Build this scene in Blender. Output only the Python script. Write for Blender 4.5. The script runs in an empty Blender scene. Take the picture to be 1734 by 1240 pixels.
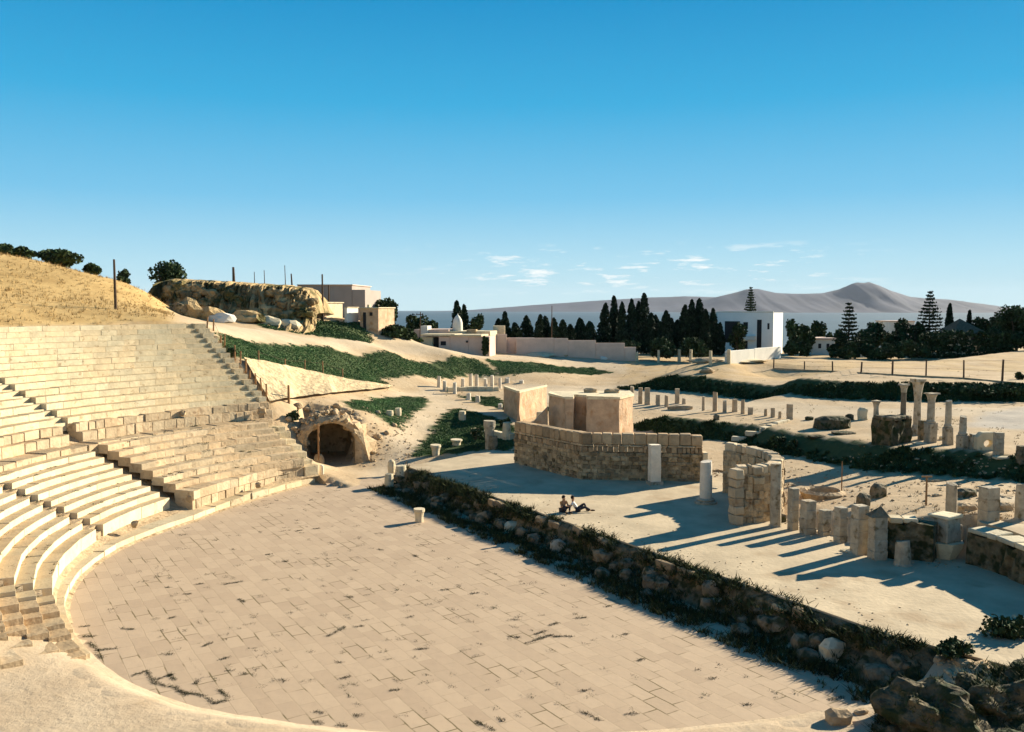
import bpy, bmesh, math, random
import numpy as np
from mathutils import Vector, Matrix, noise

random.seed(7); RNG = np.random.default_rng(7)
S = bpy.context.scene
COL = S.collection
# ------------------------------------------------------------------ camera
F, Y0, CX, CY, CZ = 1500.0, 522.0, 867.0, 620.0, 11.9
PITCH = math.atan((CY - Y0) / F)
cam = bpy.data.cameras.new('camera'); cam.sensor_width = 36; cam.lens = F / 1734 * 36
cam.clip_start = 0.3; cam.clip_end = 120000
co = bpy.data.objects.new('camera', cam); COL.objects.link(co)
co.location = (0, 0, CZ); co.rotation_euler = (math.pi / 2 - PITCH, 0, 0); S.camera = co
# ------------------------------------------------------------------ light
SUN_EL, SUN_AZ = math.radians(22), math.atan2(0.82, 0.57)      # azimuth clockwise from +Y
sd = Vector((math.sin(SUN_AZ) * math.cos(SUN_EL), math.cos(SUN_AZ) * math.cos(SUN_EL), math.sin(SUN_EL)))
sun = bpy.data.lights.new('sun', 'SUN'); sun.energy = 5.0; sun.angle = math.radians(0.5); sun.color = (1.0, 0.89, 0.70)
so = bpy.data.objects.new('sun', sun); COL.objects.link(so)
so.rotation_euler = (-sd).to_track_quat('-Z', 'Y').to_euler(); so.location = (0, 0, 60)
W = bpy.data.worlds.new('World'); S.world = W; W.use_nodes = True
wn, wl = W.node_tree.nodes, W.node_tree.links
bg = wn['Background']; bg.inputs[1].default_value = 0.085
sky = wn.new('ShaderNodeTexSky'); sky.sky_type = 'NISHITA'; sky.sun_disc = False
sky.sun_elevation = SUN_EL; sky.sun_rotation = SUN_AZ; sky.air_density = 1.0; sky.dust_density = 0.2; sky.ozone_density = 2.0
tc = wn.new('ShaderNodeTexCoord'); sep = wn.new('ShaderNodeSeparateXYZ'); wl.new(tc.outputs['Generated'], sep.inputs[0])
grad = wn.new('ShaderNodeValToRGB'); ge = grad.color_ramp.elements
ge[0].position = 0.0; ge[1].position = 1.0
for p_, c_ in ((0.0, (.54, .78, .86)), (.05, (.42, .72, .87)), (.12, (.175, .55, .83)), (.22, (.032, .41, .735)), (.335, (.0, .275, .60)), (.5, (.008, .18, .43)), (1.0, (.006, .11, .29))):
    e = ge[0] if p_ == 0 else ge[-1] if p_ == 1 else ge.new(p_); e.color = (*c_, 1)
wl.new(sep.outputs['Z'], grad.inputs[0])
gs = wn.new('ShaderNodeVectorMath'); gs.operation = 'SCALE'; wl.new(grad.outputs[0], gs.inputs[0]); gs.inputs['Scale'].default_value = 4.75
hs = wn.new('ShaderNodeMix'); hs.data_type = 'RGBA'; hs.inputs['Factor'].default_value = .985; wl.new(sky.outputs[0], hs.inputs['A']); wl.new(gs.outputs[0], hs.inputs['B'])
# wispy clouds low over the horizon
mp = wn.new('ShaderNodeMapping'); mp.inputs['Scale'].default_value = (14, 14, 90); wl.new(tc.outputs['Generated'], mp.inputs[0])
nz = wn.new('ShaderNodeTexNoise'); nz.inputs['Scale'].default_value = 1.6; nz.inputs['Detail'].default_value = 7; nz.inputs['Roughness'].default_value = 0.62
wl.new(mp.outputs[0], nz.inputs['Vector'])
cr = wn.new('ShaderNodeValToRGB'); cr.color_ramp.elements[0].position = 0.55; cr.color_ramp.elements[1].position = 0.66
wl.new(nz.outputs[0], cr.inputs[0])
band = wn.new('ShaderNodeValToRGB'); be = band.color_ramp.elements
be[0].position = 0.012; be[0].color = (0, 0, 0, 1); be[1].position = 0.075; be[1].color = (0, 0, 0, 1)
for p_, v_ in ((0.03, 1.0), (0.055, 0.8)):
    e = be.new(p_); e.color = (v_, v_, v_, 1)
wl.new(sep.outputs['Z'], band.inputs[0])
mu = wn.new('ShaderNodeMath'); mu.operation = 'MULTIPLY'; wl.new(cr.outputs[0], mu.inputs[0]); wl.new(band.outputs[0], mu.inputs[1])
mu2 = wn.new('ShaderNodeMath'); mu2.operation = 'MULTIPLY'; mu2.inputs[1].default_value = 0.85; wl.new(mu.outputs[0], mu2.inputs[0]); mr = wn.new('ShaderNodeMapRange'); mr.inputs['From Min'].default_value = -.16; mr.inputs['From Max'].default_value = .02; wl.new(sep.outputs['X'], mr.inputs['Value']); mr2 = wn.new('ShaderNodeMapRange'); mr2.inputs['From Min'].default_value = .40; mr2.inputs['From Max'].default_value = .28; wl.new(sep.outputs['X'], mr2.inputs['Value']); mm2 = wn.new('ShaderNodeMath'); mm2.operation = 'MULTIPLY'; wl.new(mr.outputs[0], mm2.inputs[0]); wl.new(mr2.outputs[0], mm2.inputs[1]); wl.new(mm2.outputs[0], mu2.inputs[1])
mx = wn.new('ShaderNodeMix'); mx.data_type = 'RGBA'; wl.new(mu2.outputs[0], mx.inputs['Factor'])
wl.new(hs.outputs['Result'], mx.inputs['A']); mx.inputs['B'].default_value = (4.9, 5.0, 4.9, 1)
wl.new(mx.outputs['Result'], bg.inputs[0])
S.view_settings.view_transform = 'Standard'; S.view_settings.look = 'None'; S.view_settings.gamma = 1
S.view_settings.exposure = 1.32
S.cycles.max_bounces = 6; S.cycles.volume_bounces = 0; S.cycles.transparent_max_bounces = 8

HAZE_D = 1.15e-5
# ------------------------------------------------------------------ picture rays and ground height
def ray(px, py):
    u = (px - CX) / F; v = (CY - py) / F
    c, s = math.cos(PITCH), math.sin(PITCH)
    return np.array([u, c + v * s, -s + v * c])
def onz(px, py, z):
    r = ray(px, py); t = (z - CZ) / r[2]
    return Vector((r[0] * t, r[1] * t, z))
def onD(px, py, D):
    r = ray(px, py); t = D / r[1]
    return Vector((r[0] * t, D, CZ + r[2] * t))
def xD(px, D): return (px - CX) / F * D / math.cos(PITCH) * 0.998
C0 = np.array([0.594, 43.777])                                  # centre of the orchestra
def pol(R, deg): a = math.radians(deg); return C0[0] + R * math.cos(a), C0[1] + R * math.sin(a)
ARC = [(130.6, 21.0), (150, 19.4), (165.2, 18.95), (182.8, 19.95), (195.2, 20.28), (207.8, 20.47), (219.3, 20.49), (231.4, 20.75),
       (241.1, 20.7), (247.8, 20.4), (269.9, 19.8), (284.6, 19.9), (300.5, 20.45), (330, 20.8)]
def Redge(deg): return float(np.interp(deg, [a for a, _ in ARC], [r for _, r in ARC]))
CP = [(870, 760, 1.2), (980, 815, 1.2), (1190, 800, 1.2), (1240, 800, 1.2), (1345, 878, 1.3), (1200, 745, 1.2), (1450, 850, 1.9), (1600, 880, 2.6),
      (1720, 860, 2.8), (1100, 735, 1.2), (1300, 765, 1.3), (1440, 790, 1.8), (1570, 800, 2.1), (1700, 815, 2.3), (1900, 830, 2.4),
      (600, 800, 0.1), (640, 835, 0.0), (560, 790, 0.1), (690, 740, 1.3), (730, 690, 2.1), (740, 655, 2.8), (835, 660, 2.3), (800, 700, 1.9),
      (640, 645, 3.8), (730, 641, 3.4), (795, 635, 3.2), (850, 637, 3.0), (1000, 635, 2.4), (660, 664, 3.1), (900, 665, 2.2),
      (500, 690, 4.2), (560, 680, 4.0), (620, 680, 3.4), (680, 728, 1.7), (640, 720, 2.4), (625, 770, 0.6), (490, 676, 4.4), (560, 668, 3.9)]
DP = [(1070, 90, 1.3), (1300, 85, 1.6), (1500, 80, 2.0), (1700, 80, 2.2), (1050, 112, 2.0), (1300, 110, 2.0), (1600, 100, 2.2), (1800, 100, 2.2),
      (1230, 112, 3.65), (1285, 118, 3.45), (1200, 118, 3.6), (1340, 114, 3.2), (1300, 135, 3.3), (1734, 125, 3.0), (1500, 122, 3.1), (1734, 142, 3.2), (1400, 104, 2.75), (1100, 135, 3.4), (411, 71.5, 7.6), (478, 79, 6.6), (581, 91, 4.6),
      (350, 80, 10.3), (450, 92, 9.3), (640, 110, 7.1), (800, 122, 5.4), (1000, 136, 4.0), (640, 116, 7.1), (450, 98, 9.3),
      (400, 82, 9.1), (555, 97, 7.6), (660, 107, 6.6), (770, 117, 5.6), (900, 126, 4.3),
      (500, 106, 9.2), (530, 113, 10.3), (600, 119, 9.9), (620, 125, 9.9), (660, 126, 9.0), (690, 124, 7.6), (760, 129, 5.3), (830, 136, 5.0), (1000, 152, 4.2), (900, 146, 4.6),
      (300, 100, 11.3), (400, 106, 11.0), (520, 114, 10.5),
      (5, 105, 18.1), (130, 105, 15.9), (245, 100, 14.0), (283, 92, 11.4), (305, 96, 11.0), (100, 86, 13.3), (0, 84, 14.0), (200, 86, 12.4), (-250, 105, 21), (-250, 80, 16), (0, 130, 17), (130, 130, 14.5),
      (245, 120, 11.2), (272, 108, 10.6), (300, 200, 8), (600, 190, 5), (800, 190, 2), (1200, 180, 3), (1700, 180, 3), (-200, 200, 10), (1950, 60, 2.6), (2000, 140, 3), (2300, 90, 3), (400, 140, 9.5), (560, 140, 8)]
pts = []
for px, py, z in CP: p = onz(px, py, z); pts.append((p.x, p.y, z))
for px, D, z in DP: pts.append((xD(px, D), D, z))
for a in (132, 140, 150, 160, 172, 185, 200, 213):
    x, y = pol(41.6, a); pts.append((x, y, 10.6))
for a, z in ((165, 15), (185, 16), (210, 14)): x, y = pol(56, a); pts.append((x, y, z))
pts += [(30, 30, 1.6), (45, 10, 3), (-60, 0, 12), (0, -20, 10), (60, -20, 6)]
pts = np.array(pts); N = len(pts)
def U(r2): return np.where(r2 > 0, r2 * np.log(np.maximum(r2, 1e-9)), 0) * 0.5
sc = 100.0; Q = pts[:, :2] / sc
K = U(((Q[:, None] - Q[None]) ** 2).sum(2)) + 2e-4 * np.eye(N)
Pm = np.c_[np.ones(N), Q]; A = np.zeros((N + 3, N + 3)); A[:N, :N] = K; A[:N, N:] = Pm; A[N:, :N] = Pm.T
sol = np.linalg.solve(A, np.r_[pts[:, 2], 0, 0, 0]); TW, TA = sol[:N], sol[N:]
def tps(x, y):
    X = np.c_[np.ravel(x), np.ravel(y)] / sc; out = np.zeros(len(X))
    for i in range(0, len(X), 20000):
        q = X[i:i + 20000]
        out[i:i + 20000] = U(((q[:, None] - Q[None]) ** 2).sum(2)) @ TW + TA[0] + q @ TA[1:]
    return out.reshape(np.shape(x))
def sstep(a, b, v): t = np.clip((v - a) / (b - a), 0, 1); return t * t * (3 - 2 * t)
def sdist(poly, x, y):
    """signed distance to an open polyline running left to right; + beyond it.  Also the parameter along it"""
    best = np.full(np.shape(x), 1e9); sg = np.zeros(np.shape(x)); par = np.zeros(np.shape(x))
    for i in range(len(poly) - 1):
        ax, ay = poly[i]; bx, by = poly[i + 1]; dx, dy = bx - ax, by - ay; L = dx * dx + dy * dy
        t = ((x - ax) * dx + (y - ay) * dy) / L
        tcl = np.clip(t, -20 if i == 0 else 0, 20 if i == len(poly) - 2 else 1)
        d = np.hypot(x - ax - tcl * dx, y - ay - tcl * dy); m = d < best
        best = np.where(m, d, best); sg = np.where(m, np.sign(dx * (y - ay) - dy * (x - ax)), sg); par = np.where(m, i + t, par)
    return best * sg, par
def zq(px, py, z): p = onz(px, py, z); return (p.x, p.y)
BANK1 = [zq(1050, 724, 1.2), zq(1130, 735, 1.2), zq(1190, 744, 1.2), zq(1240, 749, 1.2), zq(1300, 765, 1.3), zq(1363, 775, 1.5), zq(1439, 790, 1.8), zq(1502, 800, 2.0), zq(1571, 803, 2.1), zq(1703, 816, 2.3), zq(1900, 832, 2.4)]
BANK2 = [zq(1049, 651, 2.6), zq(1150, 655, 2.7), zq(1258, 661, 2.9), zq(1335, 668, 3.1), zq(1439, 676, 3.2), zq(1560, 682, 3.2), zq(1800, 684, 3.3)]
ZG = dict()
GX0, GX1, GY0, GY1, GS = -110.0, 130.0, -30.0, 220.0, 0.625
gx = np.arange(GX0, GX1 + .1, GS); gy = np.arange(GY0, GY1 + .1, GS)
MX, MY = np.meshgrid(gx, gy)
HZ = tps(MX, MY)
d1, p1 = sdist(BANK1, MX, MY); HZ = HZ + 1.2 * sstep(0, 2.2, d1) * sstep(-0.2, 0.7, p1)
d2, p2 = sdist(BANK2, MX, MY); HZ = HZ + 1.35 * sstep(0, 2.6, d2) * sstep(-0.1, 0.9, p2)
RR = np.hypot(MX - C0[0], MY - C0[1]); PH = np.degrees(np.arctan2(MY - C0[1], MX - C0[0])) % 360
w = sstep(213, 228, PH) * (1 - sstep(298, 322, PH)) * (RR > 15)
TT = RR - np.vectorize(Redge)(PH); slope = np.where(RR < 45, .34 * sstep(0, .9, TT) + .05 * np.clip(TT - .9, 0, 4.6) + .5 * np.maximum(TT - 5.2, 0) + .05 * (sstep(.55, .95, (RR / 1.3) % 1) - (RR / 1.3) % 1), 9.8)
cavz = np.where(RR < 42, np.maximum(.3 + .469 * (RR - 20.3), -.3) - .25, HZ)
HZ = np.where((PH > 205) & (PH < 260) & (RR > 15), cavz, HZ)
HZ = np.where(w > 0, HZ * (1 - w) + slope * w, HZ)
rough = np.array([[noise.fractal(Vector((x * .35, y * .35, 0)), 1, 2, 4) for x in gx] for y in gy])
HZ = HZ + rough * 0.07
inC = (PH > 130.2) & (PH < 214) & (RR < 41.2) & (RR > 10)
prof = 0.3 + 0.469 * (RR - 20.3) - 1.0
HZ = np.where(inC, np.minimum(HZ, np.maximum(prof, -1)), HZ)
STAGE = [zq(*p, 1.2) for p in [(690, 790), (835, 762), (905, 772), (985, 800), (1190, 800), (1240, 800), (1300, 868), (1440, 918), (1500, 938), (1600, 944), (1645, 950), (1900, 1012), (1900, 1180), (1690, 1123), (1500, 1072)]]
def inpoly(poly, x, y):
    r = np.zeros(np.shape(x), bool); n = len(poly)
    for i in range(n):
        ax, ay = poly[i]; bx, by = poly[(i + 1) % n]
        c = ((ay > y) != (by > y)) & (x < (bx - ax) * (y - ay) / ((by - ay) if by != ay else 1e-9) + ax); r ^= c
    return r
HZ = np.where(inpoly(STAGE, MX, MY), np.minimum(HZ, 0.7), HZ)
backE, backP = sdist(STAGE[5:11], MX, MY); HZ = np.where((backE > -.5) & (backE < 1.3) & (backP > .6) & (backP < 6), np.minimum(HZ, 1.05), HZ)
sA, sB = STAGE[0], STAGE[-1]; sdir = np.array([sB[0] - sA[0], sB[1] - sA[1]]); sdir /= np.hypot(*sdir); snor = np.array([sdir[1], -sdir[0]])  # towards the orchestra
if snor @ (C0 - np.array(sA)) < 0: snor = -snor
ds = (MX - sA[0]) * snor[0] + (MY - sA[1]) * snor[1]; als = (MX - sA[0]) * sdir[0] + (MY - sA[1]) * sdir[1]
orch = (((RR < np.vectorize(Redge)(PH) + .3) & (PH > 130) & (PH < 332)) | (RR < 10)) & (ds > 0.2)
HZ = np.where(orch | ((ds > -0.5) & (ds < 6) & (als > -1) & (als < 38)), np.minimum(HZ, -0.12), HZ)
# cutting for the vaulted passage
TUN = onz(561, 786, 0.15); TDIR = np.array([-0.25, 0.97]); TDIR /= np.hypot(*TDIR); TPERP = np.array([TDIR[1], -TDIR[0]])
ta = (MX - TUN.x) * TDIR[0] + (MY - TUN.y) * TDIR[1]; tb = (MX - TUN.x) * TPERP[0] + (MY - TUN.y) * TPERP[1]
HZ = np.where((ta > -1.2) & (ta < 7) & (abs(tb) < 2.0), np.minimum(HZ, 0.05), HZ)
def H(x, y):
    fx = min(max((x - GX0) / GS, 0), len(gx) - 1.001); fy = min(max((y - GY0) / GS, 0), len(gy) - 1.001)
    i, j = int(fx), int(fy); a, b = fx - i, fy - j
    return float((HZ[j, i] * (1 - a) + HZ[j, i + 1] * a) * (1 - b) + (HZ[j + 1, i] * (1 - a) + HZ[j + 1, i + 1] * a) * b)
def hit(px, py, d0=14.0):
    r = ray(px, py); r = r / r[1]; d = d0; last = d0
    while d < 218:
        p = r * d
        if CZ + p[2] <= H(p[0], p[1]):
            lo, hi = last, d
            for _ in range(14):
                m = (lo + hi) / 2; p = r * m
                if CZ + p[2] <= H(p[0], p[1]): hi = m
                else: lo = m
            p = r * hi; return Vector((p[0], p[1], H(p[0], p[1])))
        last = d; d += 0.3
    p = r * 150; return Vector((p[0], p[1], CZ + p[2]))

# ------------------------------------------------------------------ materials
MATS = {}
def mat(name, col, var=0.25, scale=3.0, bump=0.25, bscale=None, rough=0.9, col2=None, tone=True, detail=6, kind='noise', spots=None, bdist=0.05):
    if name in MATS: return MATS[name]
    m = bpy.data.materials.new(name); m.use_nodes = True; MATS[name] = m
    n, l = m.node_tree.nodes, m.node_tree.links; b = n['Principled BSDF']
    b.inputs['Roughness'].default_value = rough; b.inputs['Specular IOR Level'].default_value = 0.15
    g = n.new('ShaderNodeNewGeometry')
    t = n.new('ShaderNodeTexNoise'); t.inputs['Scale'].default_value = scale; t.inputs['Detail'].default_value = detail; t.inputs['Roughness'].default_value = 0.65
    l.new(g.outputs['Position'], t.inputs['Vector'])
    r = n.new('ShaderNodeValToRGB'); r.color_ramp.elements[0].position = 0.3; r.color_ramp.elements[1].position = 0.7
    c2 = col2 or tuple(c * (1 - var) for c in col)
    r.color_ramp.elements[0].color = (*c2, 1); r.color_ramp.elements[1].color = (*[min(c * (1 + var * .6), 1) for c in col], 1)
    l.new(t.outputs[0], r.inputs[0]); out = r.outputs[0]
    if spots:
        t2 = n.new('ShaderNodeTexNoise'); t2.inputs['Scale'].default_value = spots[1]; t2.inputs['Detail'].default_value = 5
        l.new(g.outputs['Position'], t2.inputs['Vector'])
        r2 = n.new('ShaderNodeValToRGB'); r2.color_ramp.elements[0].position = spots[2]; r2.color_ramp.elements[1].position = min(spots[2] + .12, 1)
        l.new(t2.outputs[0], r2.inputs[0])
        mm = n.new('ShaderNodeMix'); mm.data_type = 'RGBA'; l.new(r2.outputs[0], mm.inputs['Factor']); l.new(out, mm.inputs['A']); mm.inputs['B'].default_value = (*spots[0], 1); out = mm.outputs['Result']
    if tone:
        a = n.new('ShaderNodeAttribute'); a.attribute_name = 'tone'
        mm = n.new('ShaderNodeMix'); mm.data_type = 'RGBA'; mm.blend_type = 'MULTIPLY'; mm.inputs['Factor'].default_value = 1
        l.new(out, mm.inputs['A']); l.new(a.outputs['Color'], mm.inputs['B']); out = mm.outputs['Result']
    l.new(out, b.inputs['Base Color'])
    if bump:
        t3 = n.new('ShaderNodeTexNoise'); t3.inputs['Scale'].default_value = bscale or scale * 4; t3.inputs['Detail'].default_value = 6
        l.new(g.outputs['Position'], t3.inputs['Vector'])
        bu = n.new('ShaderNodeBump'); bu.inputs['Strength'].default_value = bump; bu.inputs['Distance'].default_value = bdist
        l.new(t3.outputs[0], bu.inputs['Height']); l.new(bu.outputs[0], b.inputs['Normal'])
    return m
M_CREAM = mat('cream_limestone', (0.61, 0.51, 0.335), 0.22, 1.6, 0.5, 8, spots=((0.36, 0.27, 0.16), 3.0, 0.60))
M_WHITE = mat('pale_restored_stone', (0.61, 0.51, 0.345), 0.18, 1.5, 0.4, 9, spots=((0.42, 0.32, 0.2), 2.6, 0.62))
M_TAN = mat('weathered_tan_stone', (0.44, 0.32, 0.19), 0.4, 1.8, 0.8, 6, spots=((0.22, 0.15, 0.08), 2.2, 0.58), bdist=.1)
M_SEAT = mat('tan_seat_stone', (0.50, 0.385, 0.245), 0.22, 1.6, 0.6, 6, spots=((0.33, 0.235, 0.145), 2.4, 0.58), bdist=.06)
M_MARBLE = mat('grey_marble', (0.44, 0.37, 0.265), 0.35, 2.5, 0.7, 8, spots=((0.19, 0.145, 0.08), 3.2, 0.56), bdist=.05)
M_RUBBLE = mat('rubble_masonry', (0.30, 0.215, 0.12), 0.5, 2.6, 1.0, 5, spots=((0.09, 0.07, 0.035), 3.4, 0.52), bdist=.15)
M_BANK_SHADE = mat('shade_dark_weedy_rubble', (0.19, 0.145, 0.08), 0.55, 2.4, 1.0, 4, spots=((0.035, 0.04, 0.015), 2.2, 0.47), bdist=.2)  # weedy rubble, with the deep shade of its fronts darkened into the colour
M_ASHLAR = mat('brown_ashlar', (0.40, 0.28, 0.16), 0.3, 2.2, 0.6, 9, spots=((0.2, 0.13, 0.07), 2.0, 0.6))
M_PINK = mat('pink_plaster', (0.55, 0.375, 0.235), 0.35, 0.9, 0.7, 5, spots=((0.42, 0.24, 0.12), 1.3, 0.56), bdist=.08)
M_LIME = mat('limewashed_wall', (0.64, 0.47, 0.37), 0.18, 0.5, 0.3, 6)
M_WHITEWASH = mat('whitewash', (0.70, 0.66, 0.57), 0.12, 0.7, 0.1, 5)
M_DARK = mat('dark_opening', (0.03, 0.03, 0.03), 0.2, 2, 0)
M_ROCK = mat('grey_rock', (0.22, 0.175, 0.11), 0.5, 1.6, 1.0, 5, spots=((0.05, 0.055, 0.025), 2.4, 0.50), bdist=.12)  # base colour lowered to add shade to the stones below the stage
M_MOSS_SHADE = mat('shade_dark_mossy_rock', (0.13, 0.105, 0.06), 0.6, 1.8, 1.0, 4, spots=((0.03, 0.04, 0.015), 2.0, 0.46), bdist=.2)  # mossy rock, darkened further to paint in shade on boulders and pier
M_WOOD = mat('weathered_post_wood', (0.30, 0.17, 0.08), 0.3, 5, 0.3, 20)
M_POLE = mat('dark_pole_wood', (0.09, 0.06, 0.04), 0.3, 3, 0.2, 12)
M_EARTH = mat('earth_cliff', (0.44, 0.31, 0.155), 0.5, 0.5, 1.0, 2.5, spots=((0.10, 0.085, 0.03), 0.42, 0.49), bdist=.3)
M_CONC = mat('stage_screed', (0.49, 0.39, 0.255), 0.26, 0.5, 0.4, 5, spots=((0.37, 0.275, 0.17), 0.45, 0.58), detail=12)
M_GREY = mat('grey_render', (0.34, 0.29, 0.25), 0.12, 0.4, 0.15, 5)
M_TILE = mat('roof_tile', (0.22, 0.13, 0.08), 0.3, 3, 0.4, 8)
M_LEAF = mat('dark_foliage', (0.046, 0.072, 0.028), 0.5, 0.6, 0, tone=True)
M_CYP = mat('cypress_foliage', (0.020, 0.036, 0.018), 0.4, 0.6, 0, tone=True)
M_GRASS = mat('green_grass', (0.034, 0.058, 0.020), 0.5, 0.35, 0, tone=True, col2=(0.018, 0.036, 0.013))
M_LAWN = mat('slope_grass', (0.095, 0.165, 0.060), 0.4, 0.25, 0, tone=True, col2=(0.055, 0.105, 0.04))
M_DRY = mat('dry_grass_blades', (0.44, 0.295, 0.12), 0.35, 0.3, 0, tone=True)
M_BARK = mat('bark', (0.10, 0.075, 0.05), 0.4, 4, 0.5, 14)

# ------------------------------------------------------------------ mesh building
class MB:
    def __init__(s): s.v, s.f, s.t = [], [], []
    def add(s, vs, fs, tone=1.0):
        o = len(s.v); s.v += [tuple(v) for v in vs]
        s.f += [tuple(i + o for i in f) for f in fs]; s.t += [tone] * len(fs)
    def hexa(s, b, t, tone=1.0):
        """b, t: four points each, counter-clockwise from above"""
        s.add(list(b) + list(t), [(3, 2, 1, 0), (4, 5, 6, 7), (0, 1, 5, 4), (1, 2, 6, 5), (2, 3, 7, 6), (3, 0, 4, 7)], tone)
    def box(s, c, sz, rz=0, tone=1.0, jit=0):
        hx, hy = sz[0] / 2, sz[1] / 2; ca, sa = math.cos(rz), math.sin(rz)
        q = [(-hx, -hy), (hx, -hy), (hx, hy), (-hx, hy)]
        j = lambda: random.uniform(-jit, jit)
        b = [(c[0] + ca * x - sa * y + j(), c[1] + sa * x + ca * y + j(), c[2]) for x, y in q]
        t = [(c[0] + ca * x - sa * y + j(), c[1] + sa * x + ca * y + j(), c[2] + sz[2] + j()) for x, y in q]
        s.hexa(b, t, tone)
    def prism(s, poly, z0, z1, tone=1.0, dz=None):
        n = len(poly); dz = dz or [0] * n
        s.add([(x, y, z0) for x, y in poly] + [(x, y, z1 + dz[i]) for i, (x, y) in enumerate(poly)],
              [tuple(range(n - 1, -1, -1)), tuple(range(n, 2 * n))] + [(i, (i + 1) % n, n + (i + 1) % n, n + i) for i in range(n)], tone)
    def tube(s, a, b, r0, r1, seg=8, tone=1.0):
        a, b = Vector(a), Vector(b); d = (b - a).normalized(); u = d.orthogonal().normalized(); w_ = d.cross(u)
        vs = [a + (u * math.cos(2 * math.pi * i / seg) + w_ * math.sin(2 * math.pi * i / seg)) * r0 for i in range(seg)]
        vs += [b + (u * math.cos(2 * math.pi * i / seg) + w_ * math.sin(2 * math.pi * i / seg)) * r1 for i in range(seg)]
        s.add(vs, [(i, (i + 1) % seg, seg + (i + 1) % seg, seg + i) for i in range(seg)] + [tuple(range(seg - 1, -1, -1)), tuple(range(seg, 2 * seg))], tone)
    def lathe(s, prof, seg=16, c=(0, 0, 0), tone=1.0, wob=0, top_tilt=0):
        n = len(prof); vs = []; ph = random.uniform(0, 6.3); sd_ = random.uniform(0, 50)
        for k, (r, z) in enumerate(prof):
            for i in range(seg):
                a = 2 * math.pi * i / seg
                rr = r * (1 + wob * noise.noise(Vector((math.cos(a) * 1.5 + sd_, math.sin(a) * 1.5, z * 1.2))))
                zz = z + (top_tilt * r * math.cos(a + ph) + top_tilt * .5 * r * noise.noise(Vector((a * 2, sd_, 0))) if k >= n - 2 and top_tilt else 0)
                vs.append((c[0] + rr * math.cos(a), c[1] + rr * math.sin(a), c[2] + zz))
        fs = [(k * seg + i, k * seg + (i + 1) % seg, (k + 1) * seg + (i + 1) % seg, (k + 1) * seg + i) for k in range(n - 1) for i in range(seg)]
        fs += [tuple(range(seg - 1, -1, -1)), tuple((n - 1) * seg + i for i in range(seg))]
        s.add(vs, fs, tone)
    def quadcard(s, p, sz, tone=1.0, up=None):
        a = Vector((random.gauss(0, 1), random.gauss(0, 1), random.gauss(0, 1))).normalized()
        if up is not None: a = (Vector((0, 0, 1)) * up + a).normalized()
        b = a.orthogonal().normalized(); b.rotate(Matrix.Rotation(random.uniform(0, 6.28), 3, a))
        L, w_ = sz * random.uniform(.7, 1.3), sz * random.uniform(.35, .6); p = Vector(p)
        s.add([p - a * L * .5, p + b * w_, p + a * L * .5, p - b * w_], [(0, 1, 2, 3)], tone)
    def build(s, name, m, parent=None, smooth=False, bevel=0):
        me = bpy.data.meshes.new(name); me.from_pydata(s.v, [], s.f)
        at = me.attributes.new('tone', 'FLOAT_COLOR', 'FACE')
        t = np.array([(v, v, v, 1) if not isinstance(v, tuple) else (*v, 1) for v in s.t], dtype=np.float32)
        if len(t): at.data.foreach_set('color', t.ravel())
        if smooth: me.polygons.foreach_set('use_smooth', [True] * len(me.polygons))
        me.materials.append(m); me.update()
        o = bpy.data.objects.new(name, me); COL.objects.link(o)
        if parent: o.parent = parent; o.matrix_parent_inverse = Matrix.Translation(-parent.location) if False else parent.matrix_basis.inverted()
        if bevel:
            bv = o.modifiers.new('bevel', 'BEVEL'); bv.width = bevel; bv.segments = 1; bv.limit_method = 'ANGLE'
        return o
def tag(o, label, cat, group=None):
    o['label'] = label; o['category'] = cat
    if group: o['group'] = group
    return o
def empty(name, loc, label, cat, group=None, rz=0):
    o = bpy.data.objects.new(name, None); COL.objects.link(o); o.location = loc; o.rotation_euler = (0, 0, rz); o.empty_display_size = .3
    return tag(o, label, cat, group)
def kind(o, k): o['kind'] = k; return o
def copy_tree(o, parent=None):
    c = o.copy(); COL.objects.link(c)
    if parent: c.parent = parent
    for ch in list(o.children): copy_tree(ch, c)
    return c
def rnd_tone(a=.8, b=1.12):
    t = random.uniform(a, b); h = random.uniform(-.04, .04); return (t * (1 + h), t, t * (1 - h))
def size(px_w, p): return px_w * p.y / F
def rock_mesh(mb, c, sx, sy, sz, rz=0, blocky=.5, seed=None, sub=2, amp=.28, tone=1.0):
    sd_ = random.uniform(0, 99) if seed is None else seed
    bm = bmesh.new(); bmesh.ops.create_icosphere(bm, subdivisions=sub, radius=1)
    vs = []; ca, sa = math.cos(rz), math.sin(rz)
    for v in bm.verts:
        p = v.co.normalized(); mxx = max(abs(p.x), abs(p.y), abs(p.z)); q = p.lerp(p / mxx, blocky)
        q = q * (1 + amp * noise.fractal(p * 1.3 + Vector((sd_, 0, 0)), 1, 2, 3))
        x, y, z = q.x * sx / 2, q.y * sy / 2, q.z * sz / 2
        vs.append((c[0] + ca * x - sa * y, c[1] + sa * x + ca * y, c[2] + z + sz * .42))
    mb.add(vs, [tuple(v.index for v in f.verts) for f in bm.faces], tone); bm.free()
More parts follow.
